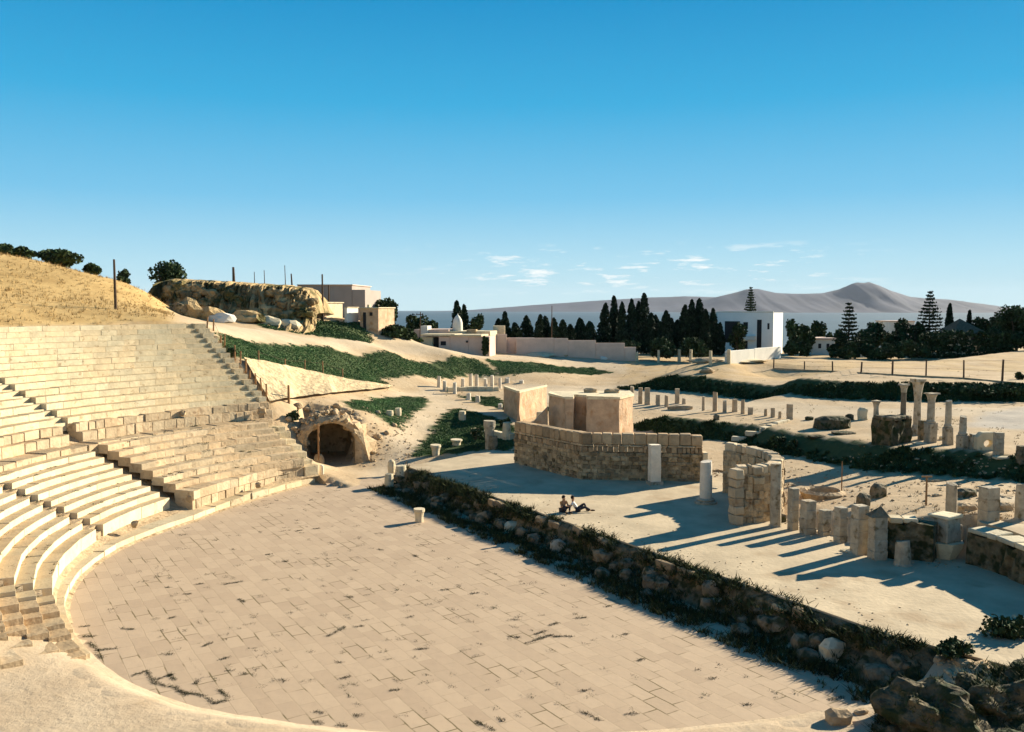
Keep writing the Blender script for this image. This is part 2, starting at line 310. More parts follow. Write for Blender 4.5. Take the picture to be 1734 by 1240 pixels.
#@@PART2
# ------------------------------------------------------------------ the ground
def gpoly(px): return [tuple(hit(*p)[:2]) for p in px]
mask = np.zeros((3,) + HZ.shape)
ndx = np.array([[noise.noise(Vector((x * .5, y * .5, 3))) for x in gx] for y in gy])
ndy = np.array([[noise.noise(Vector((x * .5, y * .5, 9))) for x in gx] for y in gy])
WX, WY = MX + ndx * .5, MY + ndy * .5
PATHS = [gpoly(p) for p in ([(352, 548), (440, 556), (520, 571), (640, 582), (760, 592), (900, 601), (1000, 607), (1060, 612), (1060, 634), (1040, 628), (900, 610), (800, 604), (680, 599), (555, 586), (478, 581), (400, 571), (360, 559)],
         [(600, 806), (640, 770), (690, 715), (725, 672), (660, 672), (660, 664), (742, 652), (745, 664), (800, 690), (870, 712), (870, 722), (800, 700), (772, 690), (735, 730), (700, 770), (650, 822)],
         [(860, 652), (1060, 650), (1300, 680), (1500, 692), (1734, 690), (1734, 700), (1400, 715), (1250, 700), (1100, 690), (880, 680)])]
for p in PATHS: mask[1] = np.maximum(mask[1], inpoly(p, WX, WY))
mask[2] = inpoly(gpoly([(1630, 722), (1660, 700), (1734, 690), (1900, 690), (1900, 740), (1734, 728)]), WX, WY)
mask[2] = np.maximum(mask[2], .3 * w * (RR < 46)); px_ = CX + F * MX / np.maximum(MY, 1)
mask[1] = np.maximum(mask[1], 0); mask[0] = ((px_ < 292 + 10 * ndx) & (HZ > 10.75)) | ((px_ < 200) & (HZ > 10.6))
mask[0] = np.maximum(mask[0], .45 * ((MY > 100) & (px_ > 1050)) * (ndx > -.1))
GREEN = np.zeros(HZ.shape)
for p in ([(366, 563), (400, 573), (478, 583), (555, 588), (660, 596), (674, 602), (770, 604), (808, 608), (830, 622), (846, 636), (795, 634), (730, 641), (640, 641), (666, 653), (655, 654), (581, 643), (478, 621), (411, 609), (385, 603), (378, 590)], [(822, 608), (900, 614), (1000, 622), (1038, 631), (1000, 635), (850, 637), (840, 626)], [(434, 551), (478, 546), (530, 543), (610, 547), (633, 578), (607, 578), (504, 565), (452, 556)], [(583, 681), (640, 674), (720, 672), (724, 680), (710, 694), (675, 727), (664, 722), (640, 704), (600, 692)], [(770, 692), (835, 706), (872, 722), (868, 765), (835, 760), (697, 772), (730, 735)], [(742, 660), (770, 668), (830, 688), (890, 706), (925, 700), (935, 690), (870, 690), (835, 672), (790, 672)]): GREEN = np.maximum(GREEN, inpoly(gpoly(p), WX, WY))
GREEN = np.maximum(GREEN, (d1 > -.2) & (d1 < 2.3) & (p1 > -.1)); GREEN = np.maximum(GREEN, (d2 > -.2) & (d2 < 2.7) & (p2 > 0))
def blur(a):
    for ax in (0, 1): a = (np.roll(a, 1, ax) + 2 * a + np.roll(a, -1, ax)) / 4
    return a
mask = np.array([blur(m_) for m_ in mask])
nx, ny = len(gx), len(gy)
idx = np.arange(nx * ny).reshape(ny, nx)
quads = np.stack([idx[:-1, :-1], idx[:-1, 1:], idx[1:, 1:], idx[1:, :-1]], -1).reshape(-1, 4)
me = bpy.data.meshes.new('ground'); me.vertices.add(nx * ny); me.vertices.foreach_set('co', np.stack([MX, MY, HZ], -1).ravel())
me.loops.add(quads.size); me.loops.foreach_set('vertex_index', quads.ravel()); me.polygons.add(len(quads))
me.polygons.foreach_set('loop_start', np.arange(0, quads.size, 4)); me.polygons.foreach_set('use_smooth', [True] * len(quads)); me.update()
at = me.attributes.new('mask', 'FLOAT_COLOR', 'POINT'); at.data.foreach_set('color', np.concatenate([mask, GREEN[None]]).transpose(1, 2, 0).astype(np.float32).ravel())
gm = bpy.data.materials.new('sandy_ground'); gm.use_nodes = True; gn, gl = gm.node_tree.nodes, gm.node_tree.links; gb = gn['Principled BSDF']; gb.inputs['Roughness'].default_value = .95; gb.inputs['Specular IOR Level'].default_value = .1
geo = gn.new('ShaderNodeNewGeometry'); am = gn.new('ShaderNodeAttribute'); am.attribute_name = 'mask'; ss = gn.new('ShaderNodeSeparateColor'); gl.new(am.outputs['Color'], ss.inputs[0])
def gnoise(scale, det=8):
    t = gn.new('ShaderNodeTexNoise'); t.inputs['Scale'].default_value = scale; t.inputs['Detail'].default_value = det; t.inputs['Roughness'].default_value = .7; gl.new(geo.outputs['Position'], t.inputs['Vector']); return t
def gramp(t, a, b, p0=.35, p1=.65):
    r = gn.new('ShaderNodeValToRGB'); r.color_ramp.elements[0].color = (*a, 1); r.color_ramp.elements[1].color = (*b, 1); r.color_ramp.elements[0].position = p0; r.color_ramp.elements[1].position = p1; gl.new(t.outputs[0], r.inputs[0]); return r.outputs[0]
def gmix(f, a, b):
    m_ = gn.new('ShaderNodeMix'); m_.data_type = 'RGBA'; gl.new(f, m_.inputs['Factor']); gl.new(a, m_.inputs['A']); gl.new(b, m_.inputs['B']); return m_.outputs['Result']
n1, n2, n3 = gnoise(.35), gnoise(2.2), gnoise(9)
c = gramp(n1, (.40, .285, .165), (.50, .38, .24))
sp_ = gn.new('ShaderNodeValToRGB'); sp_.color_ramp.elements[0].position = .6; sp_.color_ramp.elements[1].position = .72; gl.new(n2.outputs[0], sp_.inputs[0])
dk = gn.new('ShaderNodeRGB'); dk.outputs[0].default_value = (.23, .16, .07, 1)
c = gmix(sp_.outputs[0], c, dk.outputs[0])
c = gmix(ss.outputs[0], c, gramp(n1, (.37, .24, .095), (.52, .355, .15)))
c = gmix(ss.outputs[1], c, gramp(n1, (.45, .35, .23), (.53, .42, .285)))
c = gmix(ss.outputs[2], c, gramp(n1, (.36, .31, .25), (.43, .38, .31)))
c = gmix(am.outputs['Alpha'], c, gramp(n2, (.035, .055, .02), (.065, .085, .032)))
gl.new(c, gb.inputs['Base Color'])
bu = gn.new('ShaderNodeBump'); bu.inputs['Strength'].default_value = .6; bu.inputs['Distance'].default_value = .12; gl.new(n2.outputs[0], bu.inputs['Height']); gl.new(bu.outputs[0], gb.inputs['Normal'])
me.materials.append(gm); ground = bpy.data.objects.new('ground', me); COL.objects.link(ground); kind(ground, 'structure')
# the land falling away to the coast
loop = [(0, i) for i in range(0, nx, 8)] + [(j, nx - 1) for j in range(0, ny, 8)] + [(ny - 1, i) for i in range(nx - 1, 0, -8)] + [(j, 0) for j in range(ny - 1, 0, -8)]
mb = MB(); L = len(loop); vs = []
for k, (f, z) in enumerate(((1, None), (1.6, -8), (3.2, -28), (8, -64), (14, -66))):
    for j, i in loop:
        x, y = gx[i], gy[j]
        vs.append(((x - 10) * f + 10, (y - 80) * f + 80, HZ[j, i] - .02 if z is None else z + 3 * noise.noise(Vector((x * .05, y * .05, k)))))
mb.add(vs, [(k * L + i, k * L + (i + 1) % L, (k + 1) * L + (i + 1) % L, (k + 1) * L + i) for k in range(4) for i in range(L)])
kind(mb.build('coastal_plain', mat('scrub_land', (.12, .12, .06), .5, .02, 0), smooth=True), 'structure')
M_SEA = mat('sea_water', (.045, .10, .14), .15, .0006, 0, rough=.75, tone=False)
mb = MB(); mb.add([(24000 * math.cos(i * math.pi / 48), 24000 * math.sin(i * math.pi / 48), -60) for i in range(96)], [tuple(range(96))]); kind(mb.build('sea', M_SEA), 'structure')
# mountains over the gulf
def ridge(name, prof, D, depth, m_, seed, amp):
    mb = MB(); xs = np.linspace(prof[0][0], prof[-1][0], 260); n = len(xs); vs = []; rows = [(-1, 0), (-.75, .1), (-.55, .28), (-.4, .46), (-.25, .68), (-.1, .9), (0, 1), (.15, .85), (.5, .4), (1, 0)]
    for (dy, h) in rows:
        for x in xs:
            top = np.interp(x, [p[0] for p in prof], [p[1] for p in prof]); zt = CZ + (Y0 - top) / F * D
            nn = noise.fractal(Vector((x * .035 + seed, dy * 2.2, 0)), 1, 2, 5)
            z = -75 + (zt + 75) * max(0, h + (amp * nn if 0 < h < 1 else 0)) + (.015 * (zt + 75) * nn if h == 1 else 0)
            y = D + dy * depth; vs.append(((x - CX) / F * D, y, z))
    mb.add(vs, [(r * n + i, r * n + i + 1, (r + 1) * n + i + 1, (r + 1) * n + i) for r in range(len(rows) - 1) for i in range(n - 1)])
    return kind(mb.build(name, m_, smooth=True), 'structure')
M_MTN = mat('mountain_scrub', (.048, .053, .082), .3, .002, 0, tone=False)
ridge('coastal_hills', [(640, 536), (690, 529), (800, 525), (850, 521), (900, 517), (1000, 510), (1100, 504), (1160, 502), (1230, 504), (1330, 515), (1420, 530)], 19500, 2600, M_MTN, 3, .07)
ridge('mountains', [(1080, 540), (1150, 524), (1190, 509), (1230, 499), (1262, 490.5), (1282, 489.5), (1310, 496), (1350, 498), (1390, 497), (1420, 490), (1440, 481), (1450, 478.5), (1460, 479.5), (1470, 478), (1482, 482), (1505, 492), (1540, 503), (1570, 506), (1600, 507), (1640, 512), (1690, 520), (1760, 528), (1850, 540)], 16000, 2400, M_MTN, 8, .085)

# ------------------------------------------------------------------ orchestra floor
def floor_material():
    m = bpy.data.materials.new('orchestra_paving'); m.use_nodes = True; n, l = m.node_tree.nodes, m.node_tree.links; b = n['Principled BSDF']; b.inputs['Roughness'].default_value = .85; b.inputs['Specular IOR Level'].default_value = .2
    g = n.new('ShaderNodeNewGeometry'); mp = n.new('ShaderNodeMapping'); mp.inputs['Rotation'].default_value = (0, 0, -math.atan2(sdir[1], sdir[0])); l.new(g.outputs['Position'], mp.inputs[0])
    wz = n.new('ShaderNodeTexNoise'); wz.inputs['Scale'].default_value = .8; l.new(g.outputs['Position'], wz.inputs['Vector'])
    va = n.new('ShaderNodeVectorMath'); va.operation = 'MULTIPLY_ADD'; l.new(wz.outputs['Color'], va.inputs[0]); va.inputs[1].default_value = (.12, .12, 0); l.new(mp.outputs[0], va.inputs[2])
    br = n.new('ShaderNodeTexBrick'); br.inputs['Scale'].default_value = 1; br.inputs['Brick Width'].default_value = 1.05; br.inputs['Row Height'].default_value = .56; br.inputs['Mortar Size'].default_value = .012; br.inputs['Mortar Smooth'].default_value = .3; br.offset = .37
    br.inputs['Color1'].default_value = (.455, .338, .225, 1); br.inputs['Color2'].default_value = (.365, .265, .175, 1); br.inputs['Mortar'].default_value = (.33, .25, .155, 1); br.inputs['Bias'].default_value = -.2; l.new(va.outputs[0], br.inputs['Vector'])
    t = n.new('ShaderNodeTexNoise'); t.inputs['Scale'].default_value = .35; t.inputs['Detail'].default_value = 9; t.inputs['Roughness'].default_value = .7; l.new(g.outputs['Position'], t.inputs['Vector'])
    r = n.new('ShaderNodeValToRGB'); r.color_ramp.elements[0].position = .35; r.color_ramp.elements[1].position = .62; l.new(t.outputs[0], r.inputs[0])
    mm = n.new('ShaderNodeMix'); mm.data_type = 'RGBA'; mu_ = n.new('ShaderNodeMath'); mu_.operation = 'MULTIPLY'; mu_.inputs[1].default_value = .5; l.new(r.outputs[0], mu_.inputs[0]); l.new(mu_.outputs[0], mm.inputs['Factor']); l.new(br.outputs['Color'], mm.inputs['A']); mm.inputs['B'].default_value = (.43, .32, .212, 1)
    # worn joints grown with dark weeds, in patches
    t2 = n.new('ShaderNodeTexNoise'); t2.inputs['Scale'].default_value = .55; t2.inputs['Detail'].default_value = 6; l.new(g.outputs['Position'], t2.inputs['Vector'])
    r2 = n.new('ShaderNodeValToRGB'); r2.color_ramp.elements[0].position = .53; r2.color_ramp.elements[1].position = .61; l.new(t2.outputs[0], r2.inputs[0])
    br2 = n.new('ShaderNodeTexBrick'); br2.offset = .37
    for k in ('Scale', 'Brick Width', 'Row Height'): br2.inputs[k].default_value = br.inputs[k].default_value
    br2.inputs['Mortar Size'].default_value = .03; br2.inputs['Mortar Smooth'].default_value = .4; l.new(va.outputs[0], br2.inputs['Vector'])
    m2 = n.new('ShaderNodeMath'); m2.operation = 'MULTIPLY'; l.new(r2.outputs[0], m2.inputs[0]); l.new(br2.outputs['Fac'], m2.inputs[1])
    m3 = n.new('ShaderNodeMath'); m3.operation = 'MULTIPLY'; m3.inputs[1].default_value = .85; l.new(m2.outputs[0], m3.inputs[0])
    mw = n.new('ShaderNodeMix'); mw.data_type = 'RGBA'; l.new(m3.outputs[0], mw.inputs['Factor']); l.new(mm.outputs['Result'], mw.inputs['A']); mw.inputs['B'].default_value = (.12, .09, .035, 1)
    l.new(mw.outputs['Result'], b.inputs['Base Color'])
    t4 = n.new('ShaderNodeTexNoise'); t4.inputs['Scale'].default_value = 2.2; t4.inputs['Detail'].default_value = 6; l.new(g.outputs['Position'], t4.inputs['Vector'])
    ad = n.new('ShaderNodeMath'); ad.operation = 'MULTIPLY_ADD'; l.new(br.outputs['Fac'], ad.inputs[0]); ad.inputs[1].default_value = -.6; l.new(t4.outputs[0], ad.inputs[2])
    bu = n.new('ShaderNodeBump'); bu.inputs['Strength'].default_value = .35; bu.inputs['Distance'].default_value = .04; l.new(ad.outputs[0], bu.inputs['Height']); l.new(bu.outputs[0], b.inputs['Normal'])
    return m
op = [pol(Redge(a) + .25, a) for a in np.arange(130.6, 306, 2)]
op += [tuple(np.array(sA) + sdir * 36 + snor * 0.5), tuple(np.array(sA) - sdir * .5 + snor * .4), zq(640, 812, 0), zq(590, 806, 0)]
mb = MB(); mb.add([(x, y, .012) for x, y in op], [tuple(range(len(op)))]); kind(mb.build('orchestra_floor', floor_material()), 'structure')

mb = MB(); aa = np.arange(222, 306.1, 1.0); offs = ((-.06, 0), (-.02, .05), (.30, .07), (.36, .17), (.8, .31), (1.2, .33), (1.5, .30)); vs = []
for a in aa:
    f_ = min(1, max(.25, (a - 220) / 8), max(.25, (308 - a) / 10))
    for o_, z in offs: q = pol(Redge(a) + o_ + .03 * noise.noise(Vector((a * .3, o_ * 2, 0))), a); vs.append((q[0], q[1], z * f_ + .02 * noise.noise(Vector((a * .5, o_, 3)))))
n_ = len(offs); mb.add(vs, [(i * n_ + k, (i + 1) * n_ + k, (i + 1) * n_ + k + 1, i * n_ + k + 1) for i in range(len(aa) - 1) for k in range(n_ - 1)]); kerb = kind(mb.build('orchestra_kerb', gm, smooth=True), 'structure'); ka = kerb.data.attributes.new('mask', 'FLOAT_COLOR', 'POINT'); ka.data.foreach_set('color', np.tile(np.array([0, .25, .3, 0], np.float32), len(kerb.data.vertices)))
# ------------------------------------------------------------------ the seating
cav = empty('theatre_seating', (pol(30, 172)[0], pol(30, 172)[1], 0), 'curved bank of pale stone seat rows rising left of the paved orchestra', 'seating')
A0, A1 = 130.7, 213.5
def core_profile(R, off): return max(-.6, .9 + .469 * (R - 20.3) - off)
mb = MB(); Rs = [18.2, 20.2, 21, 23, 26, 28, 32, 36, 41.0]; aa = np.arange(A0 + .05, A1 + .01, 1.0); vs = []
for R in Rs:
    for a in aa: x, y = pol(R if R > 20.5 else Redge(a) + (R - 20.2) + .25, a); vs.append((x, y, core_profile(R, .72)))
n = len(aa); mb.add(vs, [(r * n + i, r * n + i + 1, (r + 1) * n + i + 1, (r + 1) * n + i) for r in range(len(Rs) - 1) for i in range(n - 1)])
mb.add([(x, y, core_profile(R, .72)) for R in Rs for x, y in [pol(R, A0 + .05)]] + [(x, y, -1) for R in reversed(Rs) for x, y in [pol(R, A0 + .05)]], [tuple(range(2 * len(Rs)))])
mb.build('core', M_TAN, cav)
def ring(R0, R1, z, a0, a1, h, m, lens=(.9, 1.6), jit=.01, tone=(.86, 1.12), gaps=(), miss=0, name='seat_row', dz=None, inner=None, sink=None, tread=(.80, .76, .70)):
    mb = MB(); a = a0
    while a < a1 - 1e-6:
        da = math.degrees(random.uniform(*lens) / R0); b = min(a1, a + da)
        if a1 - b < da * .35: b = a1
        segs = [(a, b)]
        for g0, g1 in gaps:
            ns = []
            for s0, s1 in segs:
                if s1 <= g0 or s0 >= g1: ns.append((s0, s1)); continue
                if s0 < g0: ns.append((s0, g0))
                if s1 > g1: ns.append((g1, s1))
            segs = ns
        for s0, s1 in segs:
            if random.random() < miss: continue
            t = rnd_tone(*tone); e = .12 / R0 * (1 if jit < .03 else 3); zz = z + random.gauss(0, jit) + (dz((s0 + s1) / 2) if dz else 0) - (sink((s0 + s1) / 2) if sink else 0); rj = random.gauss(0, jit)
            f0 = inner((s0 + s1) / 2) if inner else 0
            ri0 = (inner(s0) if inner else R0) + rj; ri1 = (inner(s1) if inner else R0) + rj; j = jit * 1.2
            P_ = [pol(ri0, s0 + e), pol(R1, s0 + e), pol(R1, s1 - e), pol(ri1, s1 - e)]
            mb.hexa([(x, y, z - h) for x, y in P_][::-1], [(x, y, zz + random.uniform(-j, j)) for x, y in P_][::-1], t); mb.t[-5] = (t[0] * tread[0], t[1] * tread[1], t[2] * tread[2])  # tops tinted tan and darker, painting in the weaker sun on treads
        a = b
    return mb.build(name, m, cav, bevel=.008 if jit < .015 else .03)
ST = 162.0
def gapd(phi, R, wd=.95): h = math.degrees(wd / 2 / R); return (phi - h, phi + h)
NU = 15
for k in range(NU):
    R0 = 29.0 + .8 * k; z = 4.93 + .378 * (k + 1)
    e1, e2 = gapd(ST, R0), gapd(132.6, R0, .75)
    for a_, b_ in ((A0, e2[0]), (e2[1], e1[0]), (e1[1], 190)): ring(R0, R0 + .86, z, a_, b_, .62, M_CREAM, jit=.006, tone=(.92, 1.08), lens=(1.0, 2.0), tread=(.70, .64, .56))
# aisle steps cut half into the rows
def aisle(phi, Rlist, zlist, wd, m, name='stair', off=0):
    mb = MB(); st_ = Rlist[1] - Rlist[0]
    for R0, z, hh in zip(Rlist, zlist, [.37] * len(Rlist)):
        g0, g1 = gapd(phi, R0, wd)
        for (ra, rb, zz) in ((R0 + .1, R0 + .1 + st_ * .47, z - .31), (R0 + .06 + st_ * .47, R0 + st_ * 1.12, z - .02)):
            P_ = [pol(ra, g0), pol(rb, g0), pol(rb, g1), pol(ra, g1)]; mb.hexa([(x, y, zz - .5) for x, y in P_][::-1], [(x, y, zz) for x, y in P_][::-1], rnd_tone(.8, 1))
    return mb.build(name, m, cav)
UR = [29.0 + .8 * k for k in range(NU)]; UZ = [4.93 + .378 * (k + 1) for k in range(NU)]
for ph, wd in ((ST, .93), (132.6, .73)): aisle(ph, UR, UZ, wd, M_CREAM)
# ruined diazoma between the two banks of seats
ring(26.7, 28.2, 3.85, 132, A1, .6, M_SEAT, lens=(.7, 1.4), jit=.025, tone=(.85, 1.15), name='walkway')
g_ = gapd(ST, 28.3, 1.0)
for a_, b_ in ((A0, g_[0]), (g_[1], A1)):
    ring(27.95, 29.1, 4.45, a_, b_, .9, M_SEAT, lens=(.5, 1.1), jit=.025, tone=(.85, 1.15), name='walkway_wall')
    ring(28.45, 29.15, 4.93, a_, b_, .5, M_SEAT, lens=(.5, 1.2), jit=.03, tone=(.85, 1.15), name='walkway_wall')
# restored lower seats, left of the long stair
LR = [21.0 + .63 * k for k in range(9)]; LZ = [1.12 + .302 * k for k in range(9)]
for k in range(9):
    e1, e2 = gapd(181.6, LR[k], .85), gapd(210.2, LR[k], .9)
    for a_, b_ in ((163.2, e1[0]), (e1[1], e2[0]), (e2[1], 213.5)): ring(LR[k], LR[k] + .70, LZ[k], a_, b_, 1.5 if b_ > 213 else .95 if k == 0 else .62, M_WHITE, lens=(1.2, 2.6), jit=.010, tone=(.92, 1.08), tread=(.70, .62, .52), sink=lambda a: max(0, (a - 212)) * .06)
for k in range(5): ring(LR[k], LR[k] + .70, LZ[k], 213.6, 225, 1.3, M_SEAT, lens=(.5, 1.2), jit=.014, tone=(.8, 1.1), name='worn_ledge', sink=lambda a, k=k: (LZ[k] - .33) * min(1, (a - 213.4) / 10.5))
aisle(181.6, LR, LZ, .83, M_TAN); aisle(210.2, LR, LZ, .88, M_TAN)
ring(20.3, 21.2, .34, 158, 224, .6, M_WHITE, lens=(1.0, 1.9), jit=.012, tone=(.9, 1.1), name='podium_kerb', inner=lambda a: Redge(a) + .12, sink=lambda a: max(0, (a - 214)) * .02)
ring(20.3, 21.2, .42, 131.5, 158, .8, M_CREAM, lens=(.8, 1.7), jit=.03, tone=(.8, 1.15), name='podium_kerb', inner=lambda a: Redge(a) + .12, miss=.04)
# unrestored wedge right of the stair stands higher, its left flank in shade
def rough_off(R): return .24 + max(0, (26.7 - R)) * .055
for k in range(8):
    R0 = 20.35 + .8 * k
    zr = .85 + .378 * k + rough_off(R0); inn_ = (lambda a: Redge(a) + .85) if k == 0 else None
    if k == 0: ring(R0 + .03, R0 + .9, zr - .42, 133.6, 161.2, .9, M_SEAT, lens=(.4, 1.0), jit=.018, tone=(.85, 1.2), inner=lambda a: Redge(a) + .9, name='podium_wall')
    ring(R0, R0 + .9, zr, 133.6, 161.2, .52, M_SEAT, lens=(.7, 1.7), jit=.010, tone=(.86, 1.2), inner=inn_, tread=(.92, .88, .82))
    ring(R0, R0 + .9, .80 + .378 * k, A0, 133.5, .9, M_CREAM, lens=(.6, 1.1), jit=.03, tone=(.85, 1.15), inner=(lambda a: Redge(a) + .85) if k == 0 else None, name='seat_row')
aisle(162.2, [20.9 + .8 * k for k in range(8)], [.6 + .378 * k for k in range(8)], .85, M_TAN)
# small stones lying about on the rows
for px, py, w_, lb in ((322, 845, 9, 'dark squat stone at the foot of the long stair'), (228, 888, 9, 'brown loose block on the lowest seats left of the long stair'), (437, 822, 7, 'slim upright stone stub on the ruined front wedge of seats'),
                   (443, 698, 10, 'dark loose boulder at the right edge of the seating'), (310, 700, 7, 'small broken block on the ruined walkway of the seating')):
    p = onz(px, py, 0)
    r = ray(px, py); r = r / r[1]; d = 30
    while d < 90 and CZ + r[2] * d > core_profile(math.hypot(r[0] * d - C0[0], d - C0[1]), -.1): d += .1
    p = Vector((r[0] * d, d, CZ + r[2] * d)); s_ = w_ * d / F * 1.3; mb = MB(); rock_mesh(mb, p - Vector((0, 0, .15)), s_, s_, s_ * 1.1, .4, .7); tag(mb.build('stone_block', M_TAN), lb, 'stone')

# ------------------------------------------------------------------ the stage
stg = empty('stage', (STAGE[0][0], STAGE[0][1], 0), 'long low stage with smooth beige floor crossed by long shadows', 'stage')
mb = MB(); mb.prism(STAGE, -.1, 1.2); mb.build('platform', M_CONC, stg)
mb = MB(); fa, fb = np.array(STAGE[0]), np.array(STAGE[-1])
nL = 60; vs = []
for i in range(nL + 1):
    p = fa + (fb - fa) * i / nL
    for k, (o, z) in enumerate(((.04, 1.14), (.35, .95), (.55, .5), (1.0, .1), (1.5, -.2))):
        q = p + snor * (o + .3 * noise.fractal(Vector((i * .5, k, 0)), 1, 2, 3) * (k > 0)); vs.append((q[0], q[1], z + (.18 * noise.fractal(Vector((i * .6, k * 1.3, 5)), 1, 2, 3) if 0 < k < 4 else 0)))
mb.add(vs, [(i * 5 + k, i * 5 + k + 1, (i + 1) * 5 + k + 1, (i + 1) * 5 + k) for i in range(nL) for k in range(4)])
mb.build('front_wall', M_BANK_SHADE, stg)
fc = np.array(STAGE[-2]); d2_ = fc - fb; n2_ = np.array([d2_[1], -d2_[0]]) / np.hypot(*d2_); n2_ = n2_ if n2_ @ snor > 0 else -n2_; mb = MB(); vs = []
for i in range(13):
    p = fb - sdir * .4 + (fc - fb + sdir * .4) * i / 12
    for k, (o, z) in enumerate(((.03, 1.13), (.4, .95), (.8, .6), (1.4, .3), (2.2, -.1))):
        q = p + n2_ * (o + .3 * noise.fractal(Vector((i * .5, k, 30)), 1, 2, 3) * (k > 0)); vs.append((q[0], q[1], z + (.2 * noise.fractal(Vector((i * .6, k * 1.3, 35)), 1, 2, 3) if k else 0)))
mb.add(vs, [(i * 5 + k, i * 5 + k + 1, (i + 1) * 5 + k + 1, (i + 1) * 5 + k) for i in range(12) for k in range(4)]); mb.build('front_wall', M_BANK_SHADE, stg)
L_ = float(np.hypot(*(fb - fa)))
t = .3 * L_
while t < L_ * .985:                                            # outer kerb with an open slot behind it
    ln = random.uniform(.5, 1.2)
    if random.random() < .5:
        q = fa + sdir * (t + ln / 2) + snor * (.36 + random.gauss(0, .09)); mb = MB(); mb.box((q[0], q[1], .8), (ln * random.uniform(.7, .95), .28, .32 + random.gauss(0, .07)), math.atan2(sdir[1], sdir[0]) + random.gauss(0, .12), rnd_tone(.6, 1.05), .06); mb.build('coping_stone', M_TAN, stg, bevel=.04)
    t += ln + random.choice((0, 0, .3))
# rubble and weeds in the shade below it
random.seed(21)
for i in range(58):
    t = random.uniform(.2, L_ + 2.5); o = random.choice((.6, .9, 1.2, 1.7)) + random.uniform(-.2, .2); q = fa + sdir * t + snor * o; s_ = random.uniform(.3, .75)
    mb = MB(); rock_mesh(mb, (q[0], q[1], max(-.1, .75 - o * .55) - .1), s_ * 1.2, s_, s_ * .9, random.uniform(0, 3), random.uniform(.3, .9)); o_ = mb.build('rubble_stone', M_ROCK)
    tag(o_, 'rough half buried stone in the shaded rubble below the stage edge', 'stone', 'rubble stones below the stage')
ROADS = None
# ------------------------------------------------------------------ masonry on and behind the stage
def wall_strip(mb, path, z0, z1, th, tone=(1, 1), seg=.5, jit=.03, side=1):
    """one lumpy masonry skin along a polyline (front face jittered), closed solid"""
    P = []
    for i in range(len(path) - 1):
        a, b = np.array(path[i]), np.array(path[i + 1]); n_ = max(1, int(np.hypot(*(b - a)) / seg))
        P += [a + (b - a) * k / n_ for k in range(n_)]
    P.append(np.array(path[-1])); n = len(P); nz_ = max(1, int((z1 - z0) / .45)); vs = []; nrm = []
    for i in range(n):
        d = P[min(i + 1, n - 1)] - P[max(i - 1, 0)]; d = d / np.hypot(*d); nrm.append(np.array([d[1], -d[0]]) * side)
    for i in range(n):
        for k in range(nz_ + 1): j = random.gauss(0, jit); vs.append((P[i][0] + nrm[i][0] * j, P[i][1] + nrm[i][1] * j, z0 + (z1 - z0) * k / nz_ + (random.gauss(0, jit) if k == nz_ else 0)))
    m_ = len(vs)
    for i in range(n):
        for k in range(nz_ + 1): vs.append((P[i][0] - nrm[i][0] * th, P[i][1] - nrm[i][1] * th, vs[i * (nz_ + 1) + k][2]))
    st = nz_ + 1; fs = []
    for i in range(n - 1):
        for k in range(nz_):
            fs.append((i * st + k, (i + 1) * st + k, (i + 1) * st + k + 1, i * st + k + 1)); fs.append((m_ + i * st + k, m_ + i * st + k + 1, m_ + (i + 1) * st + k + 1, m_ + (i + 1) * st + k))
        fs.append((i * st + nz_, (i + 1) * st + nz_, m_ + (i + 1) * st + nz_, m_ + i * st + nz_))
    for k in range(nz_): fs.append((k, k + 1, m_ + k + 1, m_ + k)); fs.append(((n - 1) * st + k, m_ + (n - 1) * st + k, m_ + (n - 1) * st + k + 1, (n - 1) * st + k + 1))
    mb.add(vs, fs, 1.0)
def course(mb, path, z0, h, th, lens, jit=.02, tone=(.8, 1.2), proud=.02, gap=.03, side=1):
    for i in range(len(path) - 1):
        a, b = np.array(path[i]), np.array(path[i + 1]); L = np.hypot(*(b - a)); d = (b - a) / L; nn = np.array([d[1], -d[0]]) * side; t = 0
        while t < L - .05:
            ln = random.uniform(*lens)
            if L - t - ln < lens[0] * .5: ln = L - t
            q = a + d * (t + ln / 2) + nn * (proud - th / 2 + random.gauss(0, jit)); mb.box((q[0], q[1], z0), (ln - gap, th, h - .015 + random.gauss(0, jit * .6)), math.atan2(d[1], d[0]), rnd_tone(*tone), jit * .5); t += ln
random.seed(5)
SW = [tuple(onz(*p, 1.2)[:2]) for p in [(871, 784), (985, 812), (1189, 816)]]
b = empty('stage_back_wall', (SW[1][0], SW[1][1], 1.2), 'angled brown masonry wall at the back of the stage topped by large blocks', 'wall')
mb = MB(); wall_strip(mb, SW, 1.1, 2.94, .7, seg=.4, jit=.03)
zc_ = 1.12
while zc_ < 2.9: hh_ = min(random.uniform(.24, .42), 2.95 - zc_); course(mb, SW, zc_, hh_, .3, (.22, .7), .028, (.5, 1.3), .045, .035); zc_ += hh_
mb.build('coursed_face', mat('warm_rubble_stone', (.40, .29, .165), .45, 2.6, 1.0, 5, spots=((.17, .125, .06), 3.0, .56), bdist=.12), b, bevel=.04)
mb = MB(); course(mb, SW, 2.95, .34, .68, (.2, .4), .03, (.55, 1.25)); mb.build('string_course', M_ASHLAR, b, bevel=.03)
mb = MB(); course(mb, SW, 3.29, .13, .71, (.5, .9), .015, (.9, 1.3), .04); mb.build('ledge_course', M_TAN, b, bevel=.03)
mb = MB(); course(mb, SW, 3.42, .70, .66, (.5, .78), .025, (.65, 1.35)); mb.build('ashlar_course', M_ASHLAR, b, bevel=.05)
